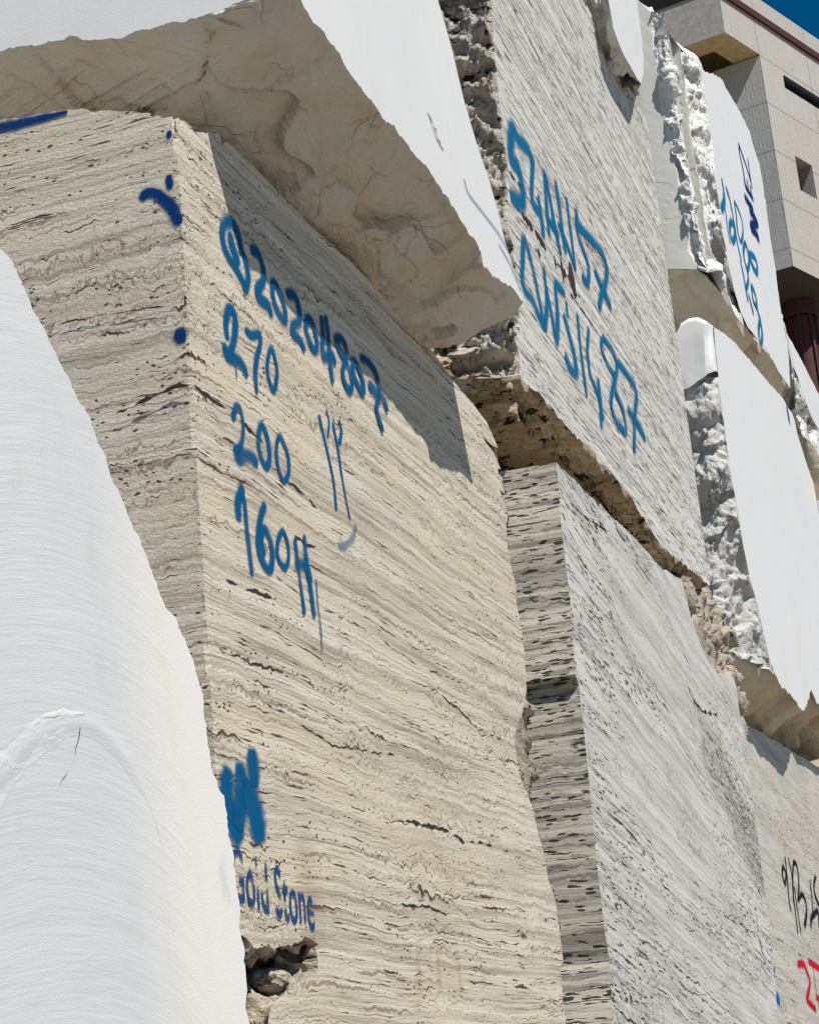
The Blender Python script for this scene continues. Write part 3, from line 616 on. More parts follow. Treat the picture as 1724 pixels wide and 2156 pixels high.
# ================================================================== W1 : big white boulder over the cream block
def block_W1():
    mb = MB((2,)); p = 1.537; s = 3.95
    L = onX([(-260, 150), (-120, 128), (-40, 118)]+Z1([(0, 215), (45, 195), (100, 187), (150, 184), (200, 170), (250, 165), (300, 148), (340, 163), (380, 167), (420, 160), (470, 158), (500, 150), (550, 134), (600, 117), (650, 110), (700, 92),
                                    (760, 85), (800, 72), (880, 52), (930, 30), (1000, 5), (1030, -12)]), s)
    L = jag(L, .008, .012, (1, 2), 1, freq=28)
    Rr = onY([(634, 0), (648, 28), (660, 45), (680, 65), (695, 88), (712, 110), (728, 138), (748, 170), (764, 190), (790, 222), (812, 258), (826, 262), (843, 286), (870, 322), (904, 358), (930, 400), (953, 434), (985, 488),
              (1002, 510), (1011, 531), (1018, 560), (1025, 562), (1037, 584), (1050, 586), (1062, 596), (1075, 602), (1090, 622), (1101, 636)], p)
    Rr = jag(Rr, .010, .014, (0, 2), 2, freq=26)
    c1 = np.array([s, 1.62, L[-1][2]+.04]); c2 = np.array([s+.02, p, Rr[0][2]+.05]); cor = resample([L[-1], c1, c2, Rr[0]], 10)[1:-1]
    E = jag(onY([(905, -60), (922, 0), (950, 97), (975, 205), (1002, 298), (1032, 388), (1048, 445), (1062, 506), (1082, 570), (1101, 636)], p), .012, .004, (0,), 3)[::-1]
    topr = np.array([E[-1][0], p, 6.6])
    mb.ngon(list(Rr)+list(E[1:])+[topr, np.array([s+.02, p, 6.6]), c2], 0)
    mb.ngon(list(L)+[c1, (s, 1.58, 6.6), (s, 3.6, 6.6), (s, 3.6, L[0][2])], 1)
    mb.ngon([c1, (s, 1.58, 6.6), (s+.02, p, 6.6), c2], 0)
    outer = np.vstack([L, cor, Rr]); n = len(outer); fr = len(L)/n
    def row(ps): return ps
    e1, e2, e3 = PX(1083, 664, 5.95), PX(990, 705, 5.97), PX(884, 736, 6.0)
    off1 = outer.copy(); i = np.arange(n); onl = i < len(L)
    off1[onl, 0] += .10; off1[onl, 2] -= .05; off1[~onl, 1] += .11; off1[~onl, 2] -= .045
    off1[-25:] = off1[-25:]*(1-np.linspace(0, 1, 25)[:, None])+e1*np.linspace(0, 1, 25)[:, None]
    r2 = resample([(4.35, 3.6, 4.27), (4.30, 2.7, 4.26), (4.30, 2.2, 4.25), (4.32, 1.95, 4.24), (4.55, 1.85, 4.24), (4.95, 1.80, 4.21), (5.4, 1.78, 4.18), (5.75, 1.76, 4.15), tuple(e2)], n)
    r3 = resample([(4.8, 3.8, 4.15), (4.8, 2.8, 4.15), (4.9, 2.5, 4.16), (5.2, 2.4, 4.14), (5.5, 2.3, 4.13), (5.85, 2.2, 4.12), tuple(e3)], n)
    # keep rows aligned left/right of the corner
    mb.grid(loft([outer, off1, r2, r3], 170, 0, 3.2, 5, 'broken', fade=(.04, 0, 0, .02), amps=[.03, .11, .10, .05], flip=1), 2)
    Eb = E.copy(); Eb[:, 1] += 1.6; Eb[0] = e3; Eb[:, 2] = np.maximum(Eb[:, 2], 4.10)
    mb.grid(loft([E, Eb], 12, 0), 2)
    mb.ngon([(s, 3.6, 6.6), (s, 3.6, 4.2), (6.25, 3.6, 4.2), (6.25, 3.6, 6.6)], 0)
    mb.ngon([(s, 1.58, 6.6), (s+.02, p, 6.6), tuple(topr), (6.2, 3.6, 6.6), (s, 3.6, 6.6)], 0)
    # chipped hollow on the sawn face
    o = mb.build('marble_block', [M_W, M_W, M_WB], origin=(4.3, 1.7, 4.1))
    tag(o, 'huge white marble boulder with a broken tan underside overhanging the cream block', 'marble block')
    f = lambda pts: onY(pts, p)
    strokes('paint_line', o, f, 1, NY, [(Z2([(262, 742), (280, 800), (340, 880), (400, 960), (440, 1030)]), .014), (Z2([(405, 1010), (450, 1090), (490, 1190)]), .012)], P_FA)
    # spalled scars
    m2 = MB()
    for (a, seed, sz) in ((Z2([(112, 465), (128, 500), (150, 560), (175, 620)]), 1, .018), (B4([(0, 0)]), 0, 0)):
        if not sz: continue
        P = resample(onY(a, p-.001), 26); T = np.gradient(P, axis=0); T /= np.linalg.norm(T, axis=1, keepdims=True); S = np.cross(np.array(NY), T)
        k = np.sin(np.linspace(0.05, math.pi-.05, 26))[:, None]*sz; k = k*(1+.5*np.array([[mn.noise(Vector(q)*60)] for q in P]))
        m2.grid(loft([P+S*k, P+np.array([0, -.004, 0]), P-S*k], 14, .008, 40, 2, 'chisel', fade=(.1, .1, .05, .05)), 0)
    m2.build('chipped_scar', [M_WC], o, origin=OR[o.name])
    return o
W1 = block_W1()

# ================================================================== B : grey veined travertine
def block_B():
    mb = MB((2,)); p = 1.85
    ed = jag(onY(Z4([(640, 562), (650, 650), (660, 800), (670, 900), (685, 1020), (700, 1150), (710, 1300), (720, 1437)]) + Z6([(735, 40), (745, 150), (757, 250), (770, 370), (785, 530), (803, 720), (820, 880), (840, 1050), (860, 1180), (868, 1300), (875, 1437)]), p), .02, .006, (0,), 2, freq=20)
    x0 = float(np.mean(ed[:, 0]))
    top = jag(onY(Z4([(640, 562), (680, 600), (760, 680), (850, 765), (900, 812), (960, 872), (1020, 935), (1070, 998), (1085, 1010), (1100, 1012), (1125, 1030), (1158, 1046)]), p), .03, .015, (0, 2), 3, freq=9)
    rt = jag(onY(Z4([(1158, 1046), (1170, 1100), (1190, 1175), (1200, 1220), (1225, 1285), (1245, 1340), (1270, 1390), (1302, 1428)]) + Z6([(1340, -5), (1372, 10), (1385, 60), (1390, 120), (1400, 170), (1420, 250), (1438, 320), (1440, 480), (1460, 590), (1478, 740), (1500, 900), (1515, 1010), (1530, 1150), (1545, 1300), (1550, 1437)]), p), .02, .03, (0,), 4, freq=12)
    mb.ngon(list(top)+list(rt[1:])+[vert(rt[-1]), vert(ed[-1])]+list(ed[::-1][:-1]), 0)
    n = len(ed)
    tb = np.array([x0, 3.6, ed[0][2]+.02])
    mb.grid(loft([ed, resample([tb, vert(tb, ed[-1][2])], n)], 20, 0, ymin=p), 1)
    mb.ngon([vert(ed[-1]), ed[-1], (x0, 3.6, ed[-1][2]), (x0, 3.6, 0)], 1)
    tbk = top.copy(); tbk[:, 1] = 3.6
    mb.grid(loft([top, tbk], 30, .02, 4, 1, 'chisel', ymin=p), 1)
    # rubble corner at the far end
    k = [i for i, q in enumerate(rt) if q[2] > 3.55]; r0 = rt[:len(k)]
    out = onY(Z4([(1158, 1020), (1210, 1040), (1250, 1080), (1275, 1110), (1295, 1165), (1322, 1200), (1300, 1250), (1312, 1330), (1330, 1400)])+Z6([(1372, 10)]), p+.12)
    mb.grid(loft([r0, out, np.array(out)+np.array([.2, 1., 0])], 70, .16, 3.4, 7, 'ledge', fade=(.06, 0, 0, 0), ymin=p), 2)
    rb = rt.copy(); rb[:, 1] = 3.6; rb[:, 0] = 11.8
    mb.grid(loft([rt[len(k)-1:], rb[len(k)-1:]], 10, 0, ymin=p), 1)
    mb.ngon([(x0, 3.6, 0), (11.8, 3.6, 0), (11.8, 3.6, 4.2), (x0, 3.6, 4.2)], 1)
    crack(mb, onY(Z6([(1180, 40), (1210, 110), (1240, 150), (1300, 165), (1310, 195)]), p), NY, .030, 3, 1)
    crack(mb, onY(Z6([(1470, 880), (1490, 930)]), p), NY, .05, 3, 2)
    crack(mb, onY(Z6([(1465, 980), (1470, 1060), (1490, 1150), (1500, 1210)]), p), NY, .030, 3, 3)
    crack(mb, onY(Z4([(700, 730), (760, 790), (860, 850)]), p), NY, .022, 3, 4)
    o = mb.build('stone_block', [M_B, M_B2, M_R, M_DK], origin=(7.4, 1.9, 0))
    tag(o, 'grey-white travertine block with dark slanting pitted veins, under the scrawled slab', 'stone block')
    return o
M_B2 = travertine('grey_veined_travertine_end', (.63, .60, .53), (.52, .49, .42), (.30, .285, .25), line=(.05, .047, .04), dip=0., warp=.03, wig=.007, band=24., pit=.15, pits=62., elong=4.5,
                  pitmask=(.34, .58), lines=.7, lsc=22., grey=.4, contrast=1.9, gs=(.5, .5, 2.5), seams=SBE, softc=(.16, .155, .14))
B = block_B()

# ================================================================== C : streaked travertine laid across
def block_C():
    mb = MB((1, 2, 3)); p = 1.90
    lf = jag(onY([(1012, -60)]+Z2([(370, -2), (378, 100), (385, 200), (400, 330), (408, 420), (416, 520), (424, 580), (440, 660), (432, 740), (446, 830), (440, 920), (462, 1010), (478, 1120), (486, 1250), (494, 1330)])+Z4([(486, 20), (472, 62), (488, 110), (492, 160), (492, 202)]), p), .012, .035, (0,), 2, freq=16)
    bt = jag(onY(Z4([(492, 202), (520, 240), (560, 275), (600, 318), (650, 372), (690, 415), (720, 452), (780, 516), (830, 572), (870, 610), (900, 650), (950, 716), (1000, 792), (1030, 838), (1060, 892), (1095, 926), (1130, 958), (1200, 1010), (1270, 1068)]), p), .016, .035, (0, 2), 5, freq=10)
    x1 = 11.1; zt = PY(*Z2([(960, 392)])[0], p)[2]
    tr = np.array([x1, p, zt]); br = bt[-1]
    lt = lf[0]
    mb.ngon(list(lf)+list(bt[1:])+[np.array([x1-.01, p, br[2]+.01]), tr, (lt[0], p, zt)], 0)
    # rough left end
    nl = len(lf)
    r1 = lf.copy(); r1[:, 1] += .22; r1[:, 0] -= .10; r2 = r1.copy(); r2[:, 1] = 2.9; r2[:, 0] = 6.95
    eb = onX(Z4([(430, 212), (400, 215), (330, 196), (300, 195), (262, 212), (232, 228), (200, 190), (120, 112), (60, 60)]), 7.0)
    eb = [np.array([q[0], max(q[1], 1.93), q[2]]) for q in eb]
    r1[-1] = eb[1]; r1[-8:, 2] = np.linspace(r1[-8][2], eb[1][2], 8)
    r2[:, 2] = lf[0][2]+(lf[:, 2]-lf[0][2])*((eb[-2][2]-lf[0][2])/(lf[-1][2]-lf[0][2]))
    mb.grid(loft([lf, r1, r2], 170, .17, 5.5, 7, 'ledge', fade=(.03, 0, .0, .03), ymin=p), 1)
    # underside, ragged by the front arris and flatter behind
    ob = np.vstack([np.array(jag(eb[::-1], .012, .02, (1, 2), 3)), bt]); n = len(ob)
    m1 = ob.copy(); nb = len(bt); m1[-nb:, 1] += .10; m1[-nb:, 2] -= .035; m1[:-nb, 0] += .06; m1[:-nb, 2] -= .02
    m2 = ob.copy(); m2[-nb:, 1] += .16; m2[-nb:, 2] += .0; m2[:-nb, 0] += .22; m2[:-nb, 2] = 4.33
    m3 = ob.copy(); m3[-nb:, 1] = 3.2; m3[-nb:, 2] = 4.30; m3[:-nb, 0] += 1.2; m3[:-nb, 2] = 4.25; m3[:-nb, 1] += .8
    mb.grid(loft([ob, m1, m2], 90, .15, 5.0, 9, 'chisel', fade=(.02, 0, .0, 0), ymin=p), 3)
    mb.grid(loft([m2, m3], 40, .02, 3, 9, 'broken', fade=(.0, 0, .0, 0), ymin=p), 2)
    mb.ngon([(x1, p, br[2]+.01), tr, (x1, 3.2, zt), (x1, 3.2, 4.3)], 0)
    mb.ngon([(lt[0], p, zt), tr, (x1, 3.2, zt), (6.95, 3.2, zt)], 0)
    mb.ngon([(6.95, 3.2, 4.2), (x1, 3.2, 4.2), (x1, 3.2, zt), (6.95, 3.2, zt)], 0)
    # open veins
    crack(mb, onY(Z2([(430, 680), (470, 740), (520, 800)]), p), NY, .03, 4, 1)
    crack(mb, onY(Z2([(470, 840), (520, 910), (570, 980), (600, 1030)]), p), NY, .09, 4, 2)
    for q, ww in (([(632, 1075), (660, 1105), (690, 1140), (718, 1165)], .24), ([(552, 1025), (575, 1048)], .14), ([(715, 1210), (738, 1225)], .05)):
        crack(mb, onY(Z2(q), p), NY, ww, 4, 3)
    crack(mb, onY(Z2([(660, 1160), (720, 1240), (790, 1340), (830, 1400)]), p), NY, .03, 4, 4)
    crack(mb, onY(Z2([(560, 660), (640, 790), (720, 930), (800, 1040), (880, 1150), (1000, 1330)]), p), NY, .085, 5, 6)
    crack(mb, onY(Z2([(460, 20), (560, 220), (700, 500), (860, 790), (960, 960), (1050, 1130)]), p), NY, .050, 5, 7)
    crack(mb, onY(Z2([(900, 330), (960, 420), (1010, 530)]), p), NY, .022, 4, 8)
    o = mb.build('stone_block', [M_C, M_RC, M_RB, M_RX, M_DK, M_R], origin=(7.4, 1.95, 4.2))
    tag(o, 'streaked travertine slab with two lines of scrawled blue lettering', 'stone block')
    f = lambda pts: onY(pts, p)
    W = .052
    l1 = [([(235, 300), (205, 230), (150, 170), (115, 105), (100, 200), (102, 290), (145, 335), (165, 420), (178, 500), (165, 555), (110, 520)], W*1.35), ([(235, 330), (230, 450), (232, 545), (270, 610), (292, 660), (298, 745)], W*.9), ([(272, 530), (285, 620)], W*.8),
          ([(335, 740), (322, 600), (310, 385), (345, 560), (378, 740), (402, 850)], W*.9), ([(378, 445), (400, 600), (415, 720), (432, 840)], W), ([(442, 540), (462, 700), (480, 840), (492, 950)], W*.8), ([(395, 690), (440, 800), (485, 930)], W*.8), ([(345, 680), (385, 740)], W),
          ([(500, 610), (508, 740), (545, 850), (575, 950), (568, 1040), (540, 1010)], W*.85), ([(500, 680), (590, 780), (655, 860), (685, 960), (672, 1060), (650, 1120), (640, 1180)], W), ([(618, 985), (660, 1080), (705, 1180)], W)]
    strokes('scrawled_lettering', o, f, 1, NY, [(T3(s[0]), *s[1:]) for s in l1], P_BC)
    l2 = [([(185, 780), (175, 900), (178, 1060), (240, 1160), (300, 1300), (262, 1080), (222, 900), (185, 780)], W*.9), ([(305, 970), (322, 1150), (312, 1320)], W*.8), ([(320, 1090), (350, 1230), (380, 1400), (386, 1230), (375, 1060), (422, 1100)], W*.95),
          ([(440, 1170), (448, 1240)], W*.6), ([(430, 1260), (460, 1370), (488, 1480), (500, 1590), (468, 1570), (438, 1500)], W), ([(508, 1250), (530, 1480), (562, 1720)], W*.75), ([(575, 1330), (568, 1450), (585, 1600), (630, 1720), (662, 1860)], W*.75),
          ([(635, 1650), (648, 1780), (652, 1910)], W*.9), ([(665, 1380), (650, 1430), (690, 1540), (735, 1610)], W*.6), ([(665, 1380), (720, 1460), (748, 1560), (722, 1680), (710, 1780), (740, 1880), (800, 1950), (782, 1820), (738, 1710)], W*.8),
          ([(755, 1530), (820, 1620), (865, 1710), (855, 1850), (850, 2060)], W*.85), ([(818, 1820), (870, 1900), (912, 1980)], W)]
    strokes('scrawled_lettering', o, f, 1, NY, [(T3(s[0]), *s[1:]) for s in l2], P_BC)
    return o
M_RC = travertine('torn_travertine', (.60, .57, .51), (.45, .42, .37), (.20, .18, .16), line=(.04, .035, .03), warp=.08, wig=.02, band=14., pit=.17, pits=30., elong=2.5, lines=.6, rust=.2, grey=.5, bump=2.5)
M_RX = travertine('torn_brown_travertine', (.64, .54, .40), (.44, .33, .21), (.14, .09, .055), line=(.04, .03, .02), warp=.08, wig=.02, band=14., pit=.17, pits=26., elong=2.5, lines=.6, rust=.5, grey=.2, bump=2.5)
Cb = block_C()

# ================================================================== D : pale block at the lower right
def block_D():
    mb = MB(); p = 2.15
    tp = jag(onY(Z6([(1340, 150), (1410, 192), (1500, 248), (1600, 306), (1724, 384), (1830, 450)]), p), .05, .02, (2,), 3, freq=5)
    x0 = tp[0][0]; x1 = tp[-1][0]; z0 = tp[0][2]
    mb.ngon(list(tp)+[(x1, p, 0), (x0, p, 0)], 0)
    bk = tp.copy(); bk[:, 1] = 3.8
    mb.grid(loft([tp, bk], 10, 0), 0)
    mb.ngon([(x0, p, 0), (x0, p, z0), (x0, 3.8, z0), (x0, 3.8, 0)], 0); mb.ngon([(x1, p, 0), (x1, p, tp[-1][2]), (x1, 3.8, tp[-1][2]), (x1, 3.8, 0)], 0)
    mb.ngon([(x0, 3.8, 0), (x1, 3.8, 0), (x1, 3.8, tp[-1][2]), (x0, 3.8, z0)], 0)
    o = mb.build('stone_block', [M_D], origin=(12, 2, 0))
    tag(o, 'pale travertine block at the lower right with black and red scrawls', 'stone block')
    f = lambda pts: onY(pts, p); W = .040
    bk_ = [([(622, 860), (600, 780), (605, 700), (632, 760), (625, 860)], W), ([(625, 620), (640, 760), (660, 1000), (676, 1090)], W), ([(658, 625), (690, 800), (705, 1000), (740, 1300)], W*.9), ([(700, 1010), (695, 800), (703, 660), (735, 700), (750, 850), (742, 1010)], W*.9),
           ([(710, 900), (735, 1080), (768, 1290)], W*.8), ([(745, 1010), (780, 955), (812, 1020), (822, 1120), (805, 1240)], W*.8, W*1.4), ([(855, 830), (872, 1000), (880, 1130)], W*.8), ([(905, 790), (890, 860), (900, 960), (950, 1080)], W), ([(860, 1235), (868, 1170), (925, 1110), (938, 1260)], W*1.2)]
    strokes('black_scrawl', o, f, 1, NY, [(T7(s[0]), *s[1:]) for s in bk_], P_BK)
    rd = [([(745, 1602), (795, 1600), (830, 1680), (855, 1760), (840, 1860), (825, 1925), (870, 1980), (905, 2015)], W*1.3), ([(845, 1575), (890, 1605), (945, 1645)], W*1.3), ([(885, 1620), (905, 1800), (945, 2040)], W*.5), ([(915, 1910), (960, 1918)], W)]
    strokes('red_scrawl', o, f, 1, NY, [(T7(s[0]), *s[1:]) for s in rd], P_RD)
    strokes('blue_scrawl', o, f, 1, NY, [(T7([(527, 1640), (510, 1780), (522, 1870), (565, 1930)]), W*.8, W*2.)], P_CB)
    return o
D = block_D()

# ================================================================== W3 : smooth slab with a hacked end
def block_W3():
    mb = MB((1, 2)); p = 1.90; s = 12.55
    lf = jag(onY(Z5([(692, 1085)])+Z4([(1296, 100), (1305, 180), (1318, 300), (1338, 450), (1358, 600), (1385, 740), (1410, 900), (1440, 1050), (1470, 1150), (1498, 1280), (1518, 1370), (1545, 1440)]), p), .03, .022, (0,), 2, freq=9)
    bt = jag(onY([PYq for PYq in Z4([(1545, 1440)])]+Z6([(1558, 32), (1590, 66), (1620, 95), (1640, 130), (1655, 150), (1675, 118), (1690, 60), (1712, 112), (1740, 130), (1860, 240)]), p), .03, .04, (0, 2), 3, freq=7)
    tp = jag(onY(Z5([(692, 1085), (760, 1130), (850, 1205), (930, 1300), (1000, 1382), (1090, 1490), (1180, 1590), (1238, 1655), (1262, 1710), (1292, 1745), (1318, 1820), (1335, 1910), (1372, 2030), (1400, 2120), (1470, 2320)]), p), .04, .018, (0, 2), 4, freq=7)
    ur = tp[-1]; lr = bt[-1]
    mb.ngon(list(tp[::-1])+list(lf[1:])+list(bt[1:])+[np.array([ur[0]+3, p, lr[2]]), np.array([ur[0]+3, p, ur[2]-1.0])], 0)
    # upper smooth end and hacked lower end
    n = 120
    tl = onX(Z5([(640, 1045), (570, 1012), (500, 1020), (440, 1058), (395, 1150), (360, 1200)]), s)
    def arc(pts): return onX(pts, s)
    split = onX(Z4([(1300, 190), (1276, 205), (1240, 232), (1180, 258), (1120, 275)]), s)
    j0 = [q for q in lf if q[2] > split[0][2]]
    topc = resample([lf[0]]+tl, 60); spl = jag(split, .03, .03, (1, 2), 5, freq=8); spl = resample(spl, 60)
    jj = resample(j0, 30); spl[0] = jj[-1]
    G = loft([topc, topc*.92+spl*.08+np.array([-.05, 0, 0]), topc*.7+spl*.3+np.array([-.05, 0, 0]), spl+np.array([-.03, 0, 0])], 40, .006, 3, 2, 'broken', fade=(.1, 0, 0, 0)); mb.grid(G, 0)
    low = onX([(1590, 1480)], s)[0]
    left_low = [np.array([s, q[1]+.75, q[2]]) for q in lf if q[2] <= split[0][2]]
    lfl = np.array([q for q in lf if q[2] <= split[0][2]]); lfl = resample(lfl, 170)
    r1 = lfl.copy(); r1[:, 0] = np.minimum(lfl[:, 0]-.05, s); r1[:, 1] += .15
    sw = sstep(4.9, 4.6, r1[:, 2]); r1[:, 0] -= .12*sw
    r2 = lfl.copy(); r2[:, 0] = s-.05; r2[:, 1] += .9
    mb.grid(loft([lfl, r1, r2], 110, .20, 3.2, 3, 'chisel', fade=(.04, 0, .0, 0), ymin=p), 1)
    # underside
    ob = np.vstack([r2[-1:], r1[-1:], lfl[-1:], bt[1:]]); ob = resample(ob, 150)
    i1 = ob.copy(); i1[:, 1] += .12; i1[:, 2] -= .05; i2 = ob.copy(); i2[:, 1] += .28; i2[:, 2] -= .14; i3 = ob.copy(); i3[:, 1] += 1.4; i3[:, 2] -= .35
    mb.grid(loft([ob, i1, i2, i3], 60, .22, 1.6, 8, 'broken', fade=(.03, 0, 0, 0), ymin=p), 2)
    tb = tp.copy(); tb[:, 1] = 3.3
    mb.grid(loft([tp, tb], 30, .05, 3, 3, 'chisel', fade=(.1, 0, 0, 0), ymin=p), 1)
    # the pale spall line curving over the hacked end
    mb.ngon([(s, 3.3, 4.2), (ur[0]+3, 3.3, 4.2), (ur[0]+3, 3.3, 7.), (s, 3.3, 7.)], 0)
    o = mb.build('marble_block', [M_W2, M_WH, M_WU], origin=(12.8, 2., 4.2))
    tag(o, 'smooth white marble slab with a grey hacked end, resting on pale travertine', 'marble block')
    strokes('painted_dot', o, lambda q: onY(q, p), 1, NY, [(Z5([(1258, 1735), (1270, 1800)]), .10)], P_NV)
    return o
W3 = block_W3()

# ================================================================== W2 : upper white block with ZEIN
def block_W2():
    mb = MB((1, 2)); p = 1.90
    l4 = jag(onY(Z2([(1236, 285), (1252, 380), (1268, 480), (1285, 600), (1300, 750), (1325, 920), (1345, 1060), (1372, 1190), (1400, 1285), (1428, 1345)])+Z5([(1070, 1232), (1100, 1262), (1140, 1330), (1190, 1430), (1240, 1500), (1281, 1560)]), p), .03, .035, (0,), 2, freq=8)
    nsp = int(len(l4)*.80)
    rt = jag(onY(Z5([(1281, 1560), (1276, 1460), (1272, 1380), (1262, 1250), (1252, 1170), (1238, 1120), (1226, 1070), (1205, 930), (1182, 780), (1168, 640), (1148, 520), (1128, 400), (1105, 220), (1088, 90)])+
                 Z2([(1500, 840), (1492, 760), (1478, 680), (1452, 600), (1436, 540), (1400, 465), (1368, 410), (1342, 368), (1322, 325), (1306, 312), (1280, 308), (1250, 292), (1236, 285)]), p), .03, .03, (0, 2), 3, freq=7)
    mb.ngon(list(l4)+list(rt[1:-1]), 0)
    L4 = resample(l4[:nsp], 190)
    def vx(pts, x): return resample(jag(onX(pts, x), .03, .02, (1,), 3, freq=8), 190)
    L3 = vx(Z2([(1150, 195), (1170, 330), (1185, 480), (1200, 600), (1222, 720), (1246, 860), (1256, 960), (1290, 1060), (1330, 1180), (1378, 1300)]), 13.85)
    L2 = vx(Z2([(1100, 130), (1110, 260), (1130, 400), (1160, 560), (1182, 680), (1200, 800), (1222, 900), (1228, 990), (1260, 1090), (1320, 1210)]), 13.75)
    L1 = vx(Z2([(1030, 50), (1036, 160), (1052, 300), (1075, 460), (1105, 600), (1135, 720), (1155, 850), (1180, 960), (1185, 1040), (1230, 1110)]), 13.62)
    L0 = vx(Z2([(960, -20), (970, 80), (985, 200), (990, 400), (1010, 540), (1040, 660), (1055, 780), (1070, 900), (1090, 1000), (1105, 1108)]), 13.60)
    Lb = L0.copy(); Lb[:, 1] += .8
    mb.grid(loft([L4, L3], 60, .17, 3.4, 3, 'chisel', fade=(.08, .12, .0, 0), ymin=p), 1)
    mb.grid(loft([L3, L3*.5+L2*.5+np.array([.06, .03, 0]), L2], 20, .012, 3, 3, 'broken', fade=(.1, .1, 0, 0), ymin=p), 3)
    mb.grid(loft([L2, L2*.5+L1*.5+np.array([-.10, -.06, 0]), L1], 60, .20, 2.8, 5, 'chisel', fade=(.1, .12, .0, 0), ymin=p), 1)
    mb.grid(loft([L1, L0, Lb], 30, .008, 2, 5, 'broken', fade=(.1, 0, .0, 0), ymin=p), 3)
    # underside
    ob = np.vstack([Lb[-1:], L0[-1:], L1[-1:], L2[-1:], L3[-1:], l4[nsp:]]); ob = jag(ob, .03, .03, (0, 2), 5, freq=8)
    i1 = ob.copy(); i1[:, 1] += .10; i1[:, 2] -= .06; i1[:, 0] += .1
    i2 = ob.copy(); i2[:, 1] += .30; i2[:, 2] -= .16; i2[:, 0] += .3; i3 = i2.copy(); i3[:, 1] += 1.3; i3[:, 2] -= .45; i3[:, 0] += .5
    mb.grid(loft([ob, i1, i2, i3], 70, .2, 1.6, 4, 'broken', fade=(.03, 0, 0, 0), ymin=p), 2)
    # top and back
    tb = rt.copy(); tb[:, 1] += 1.4
    mb.grid(loft([rt, tb], 24, .1, 3, 2, 'chisel', fade=(.15, 0, 0, 0), ymin=p), 1)
    tt = np.vstack([L4[:1], L3[:1], L2[:1], L1[:1], L0[:1], Lb[:1]]); t2 = tt.copy(); t2[:, 0] += 1.5; t2[:, 2] += .3
    mb.grid(loft([resample(tt, 60), resample(t2, 60)], 20, .15, 3, 2, 'chisel', ymin=p), 1)
    mb.ngon([(13.6, 3.3, 6.8), (17, 3.3, 7.), (17, 3.3, 10.2), (13.6, 3.3, 10.2)], 0)
    o = mb.build('marble_block', [M_W, M_WC, M_WU, M_WG], origin=(14., 2., 7.4))
    tag(o, 'white marble block with rough chiselled ribs and the navy word ZEIN', 'marble block')
    crack(mb, onY(Z2([(1268, 400), (1300, 500), (1330, 570), (1352, 640)]), p), NY, .02, 0, 1)
    f = lambda q: onY(q, p); W = .075
    zz = [(B4([(1012, 1285), (1018, 1360), (1040, 1460), (1058, 1560)]), W*.8), (B4([(1015, 1290), (1060, 1420), (1110, 1580), (1126, 1650)]), W*.7), (B4([(1092, 1415), (1105, 1520), (1124, 1640)]), W*.6),
          (B4([(1062, 1590), (1068, 1640), (1100, 1700), (1134, 1755)]), W*.9), (B4([(1085, 1600), (1092, 1650)]), W*.7), (B4([(1112, 1650), (1120, 1710)]), W*.6),
          (B4([(1066, 1745), (1095, 1790), (1132, 1845)]), W), (B4([(1110, 1870), (1150, 1920), (1175, 1975)]), W), (B4([(1172, 1975), (1130, 1990), (1118, 2010)]), W*1.2), (B4([(1118, 2010), (1150, 2050), (1180, 2100)]), W*1.3)]
    strokes('painted_word', o, f, 1, NY, zz, P_NV)
    nn = [(B4([(865, 1610), (882, 1720), (880, 1790), (858, 1850)]), W*1.1), (Z5([(762, 130), (785, 220), (795, 320), (815, 430)]), W*.6), (Z5([(790, 30), (812, 100), (832, 200), (855, 330), (872, 440), (898, 560)]), W*1., W*.7),
          (Z5([(850, 125), (895, 225), (915, 340), (898, 430), (872, 340), (862, 230), (850, 125)]), W*.6), (Z5([(822, 275), (812, 340), (832, 420), (852, 390), (845, 310), (822, 275)]), W*.9),
          (Z5([(930, 440), (918, 520), (945, 640), (962, 590), (950, 500), (930, 440)]), W*.8), (Z5([(962, 530), (1000, 545), (1022, 600), (1020, 668), (990, 620), (962, 530)]), W*.9),
          (Z5([(898, 590), (920, 700), (948, 870)]), W*.8), (Z5([(945, 640), (955, 720), (940, 790)]), W*.7), (Z5([(980, 770), (1012, 850), (1020, 930), (992, 880), (980, 770)]), W*.7), (Z5([(960, 850), (975, 910), (992, 975)]), W*.7),
          (Z5([(1015, 920), (1045, 1030), (1062, 1140), (1052, 1215), (1038, 1170), (1034, 1090), (1045, 1030)]), W*.8)]
    strokes('painted_number', o, f, 1, NY, nn, P_CY)
    return o
M_WG = marble('white_marble_shade_grey', 'sawn', base=(.52, .515, .48), stain=.4, veins=.1)  # greyer base paints the shade of the smooth end into the marble
W2 = block_W2()

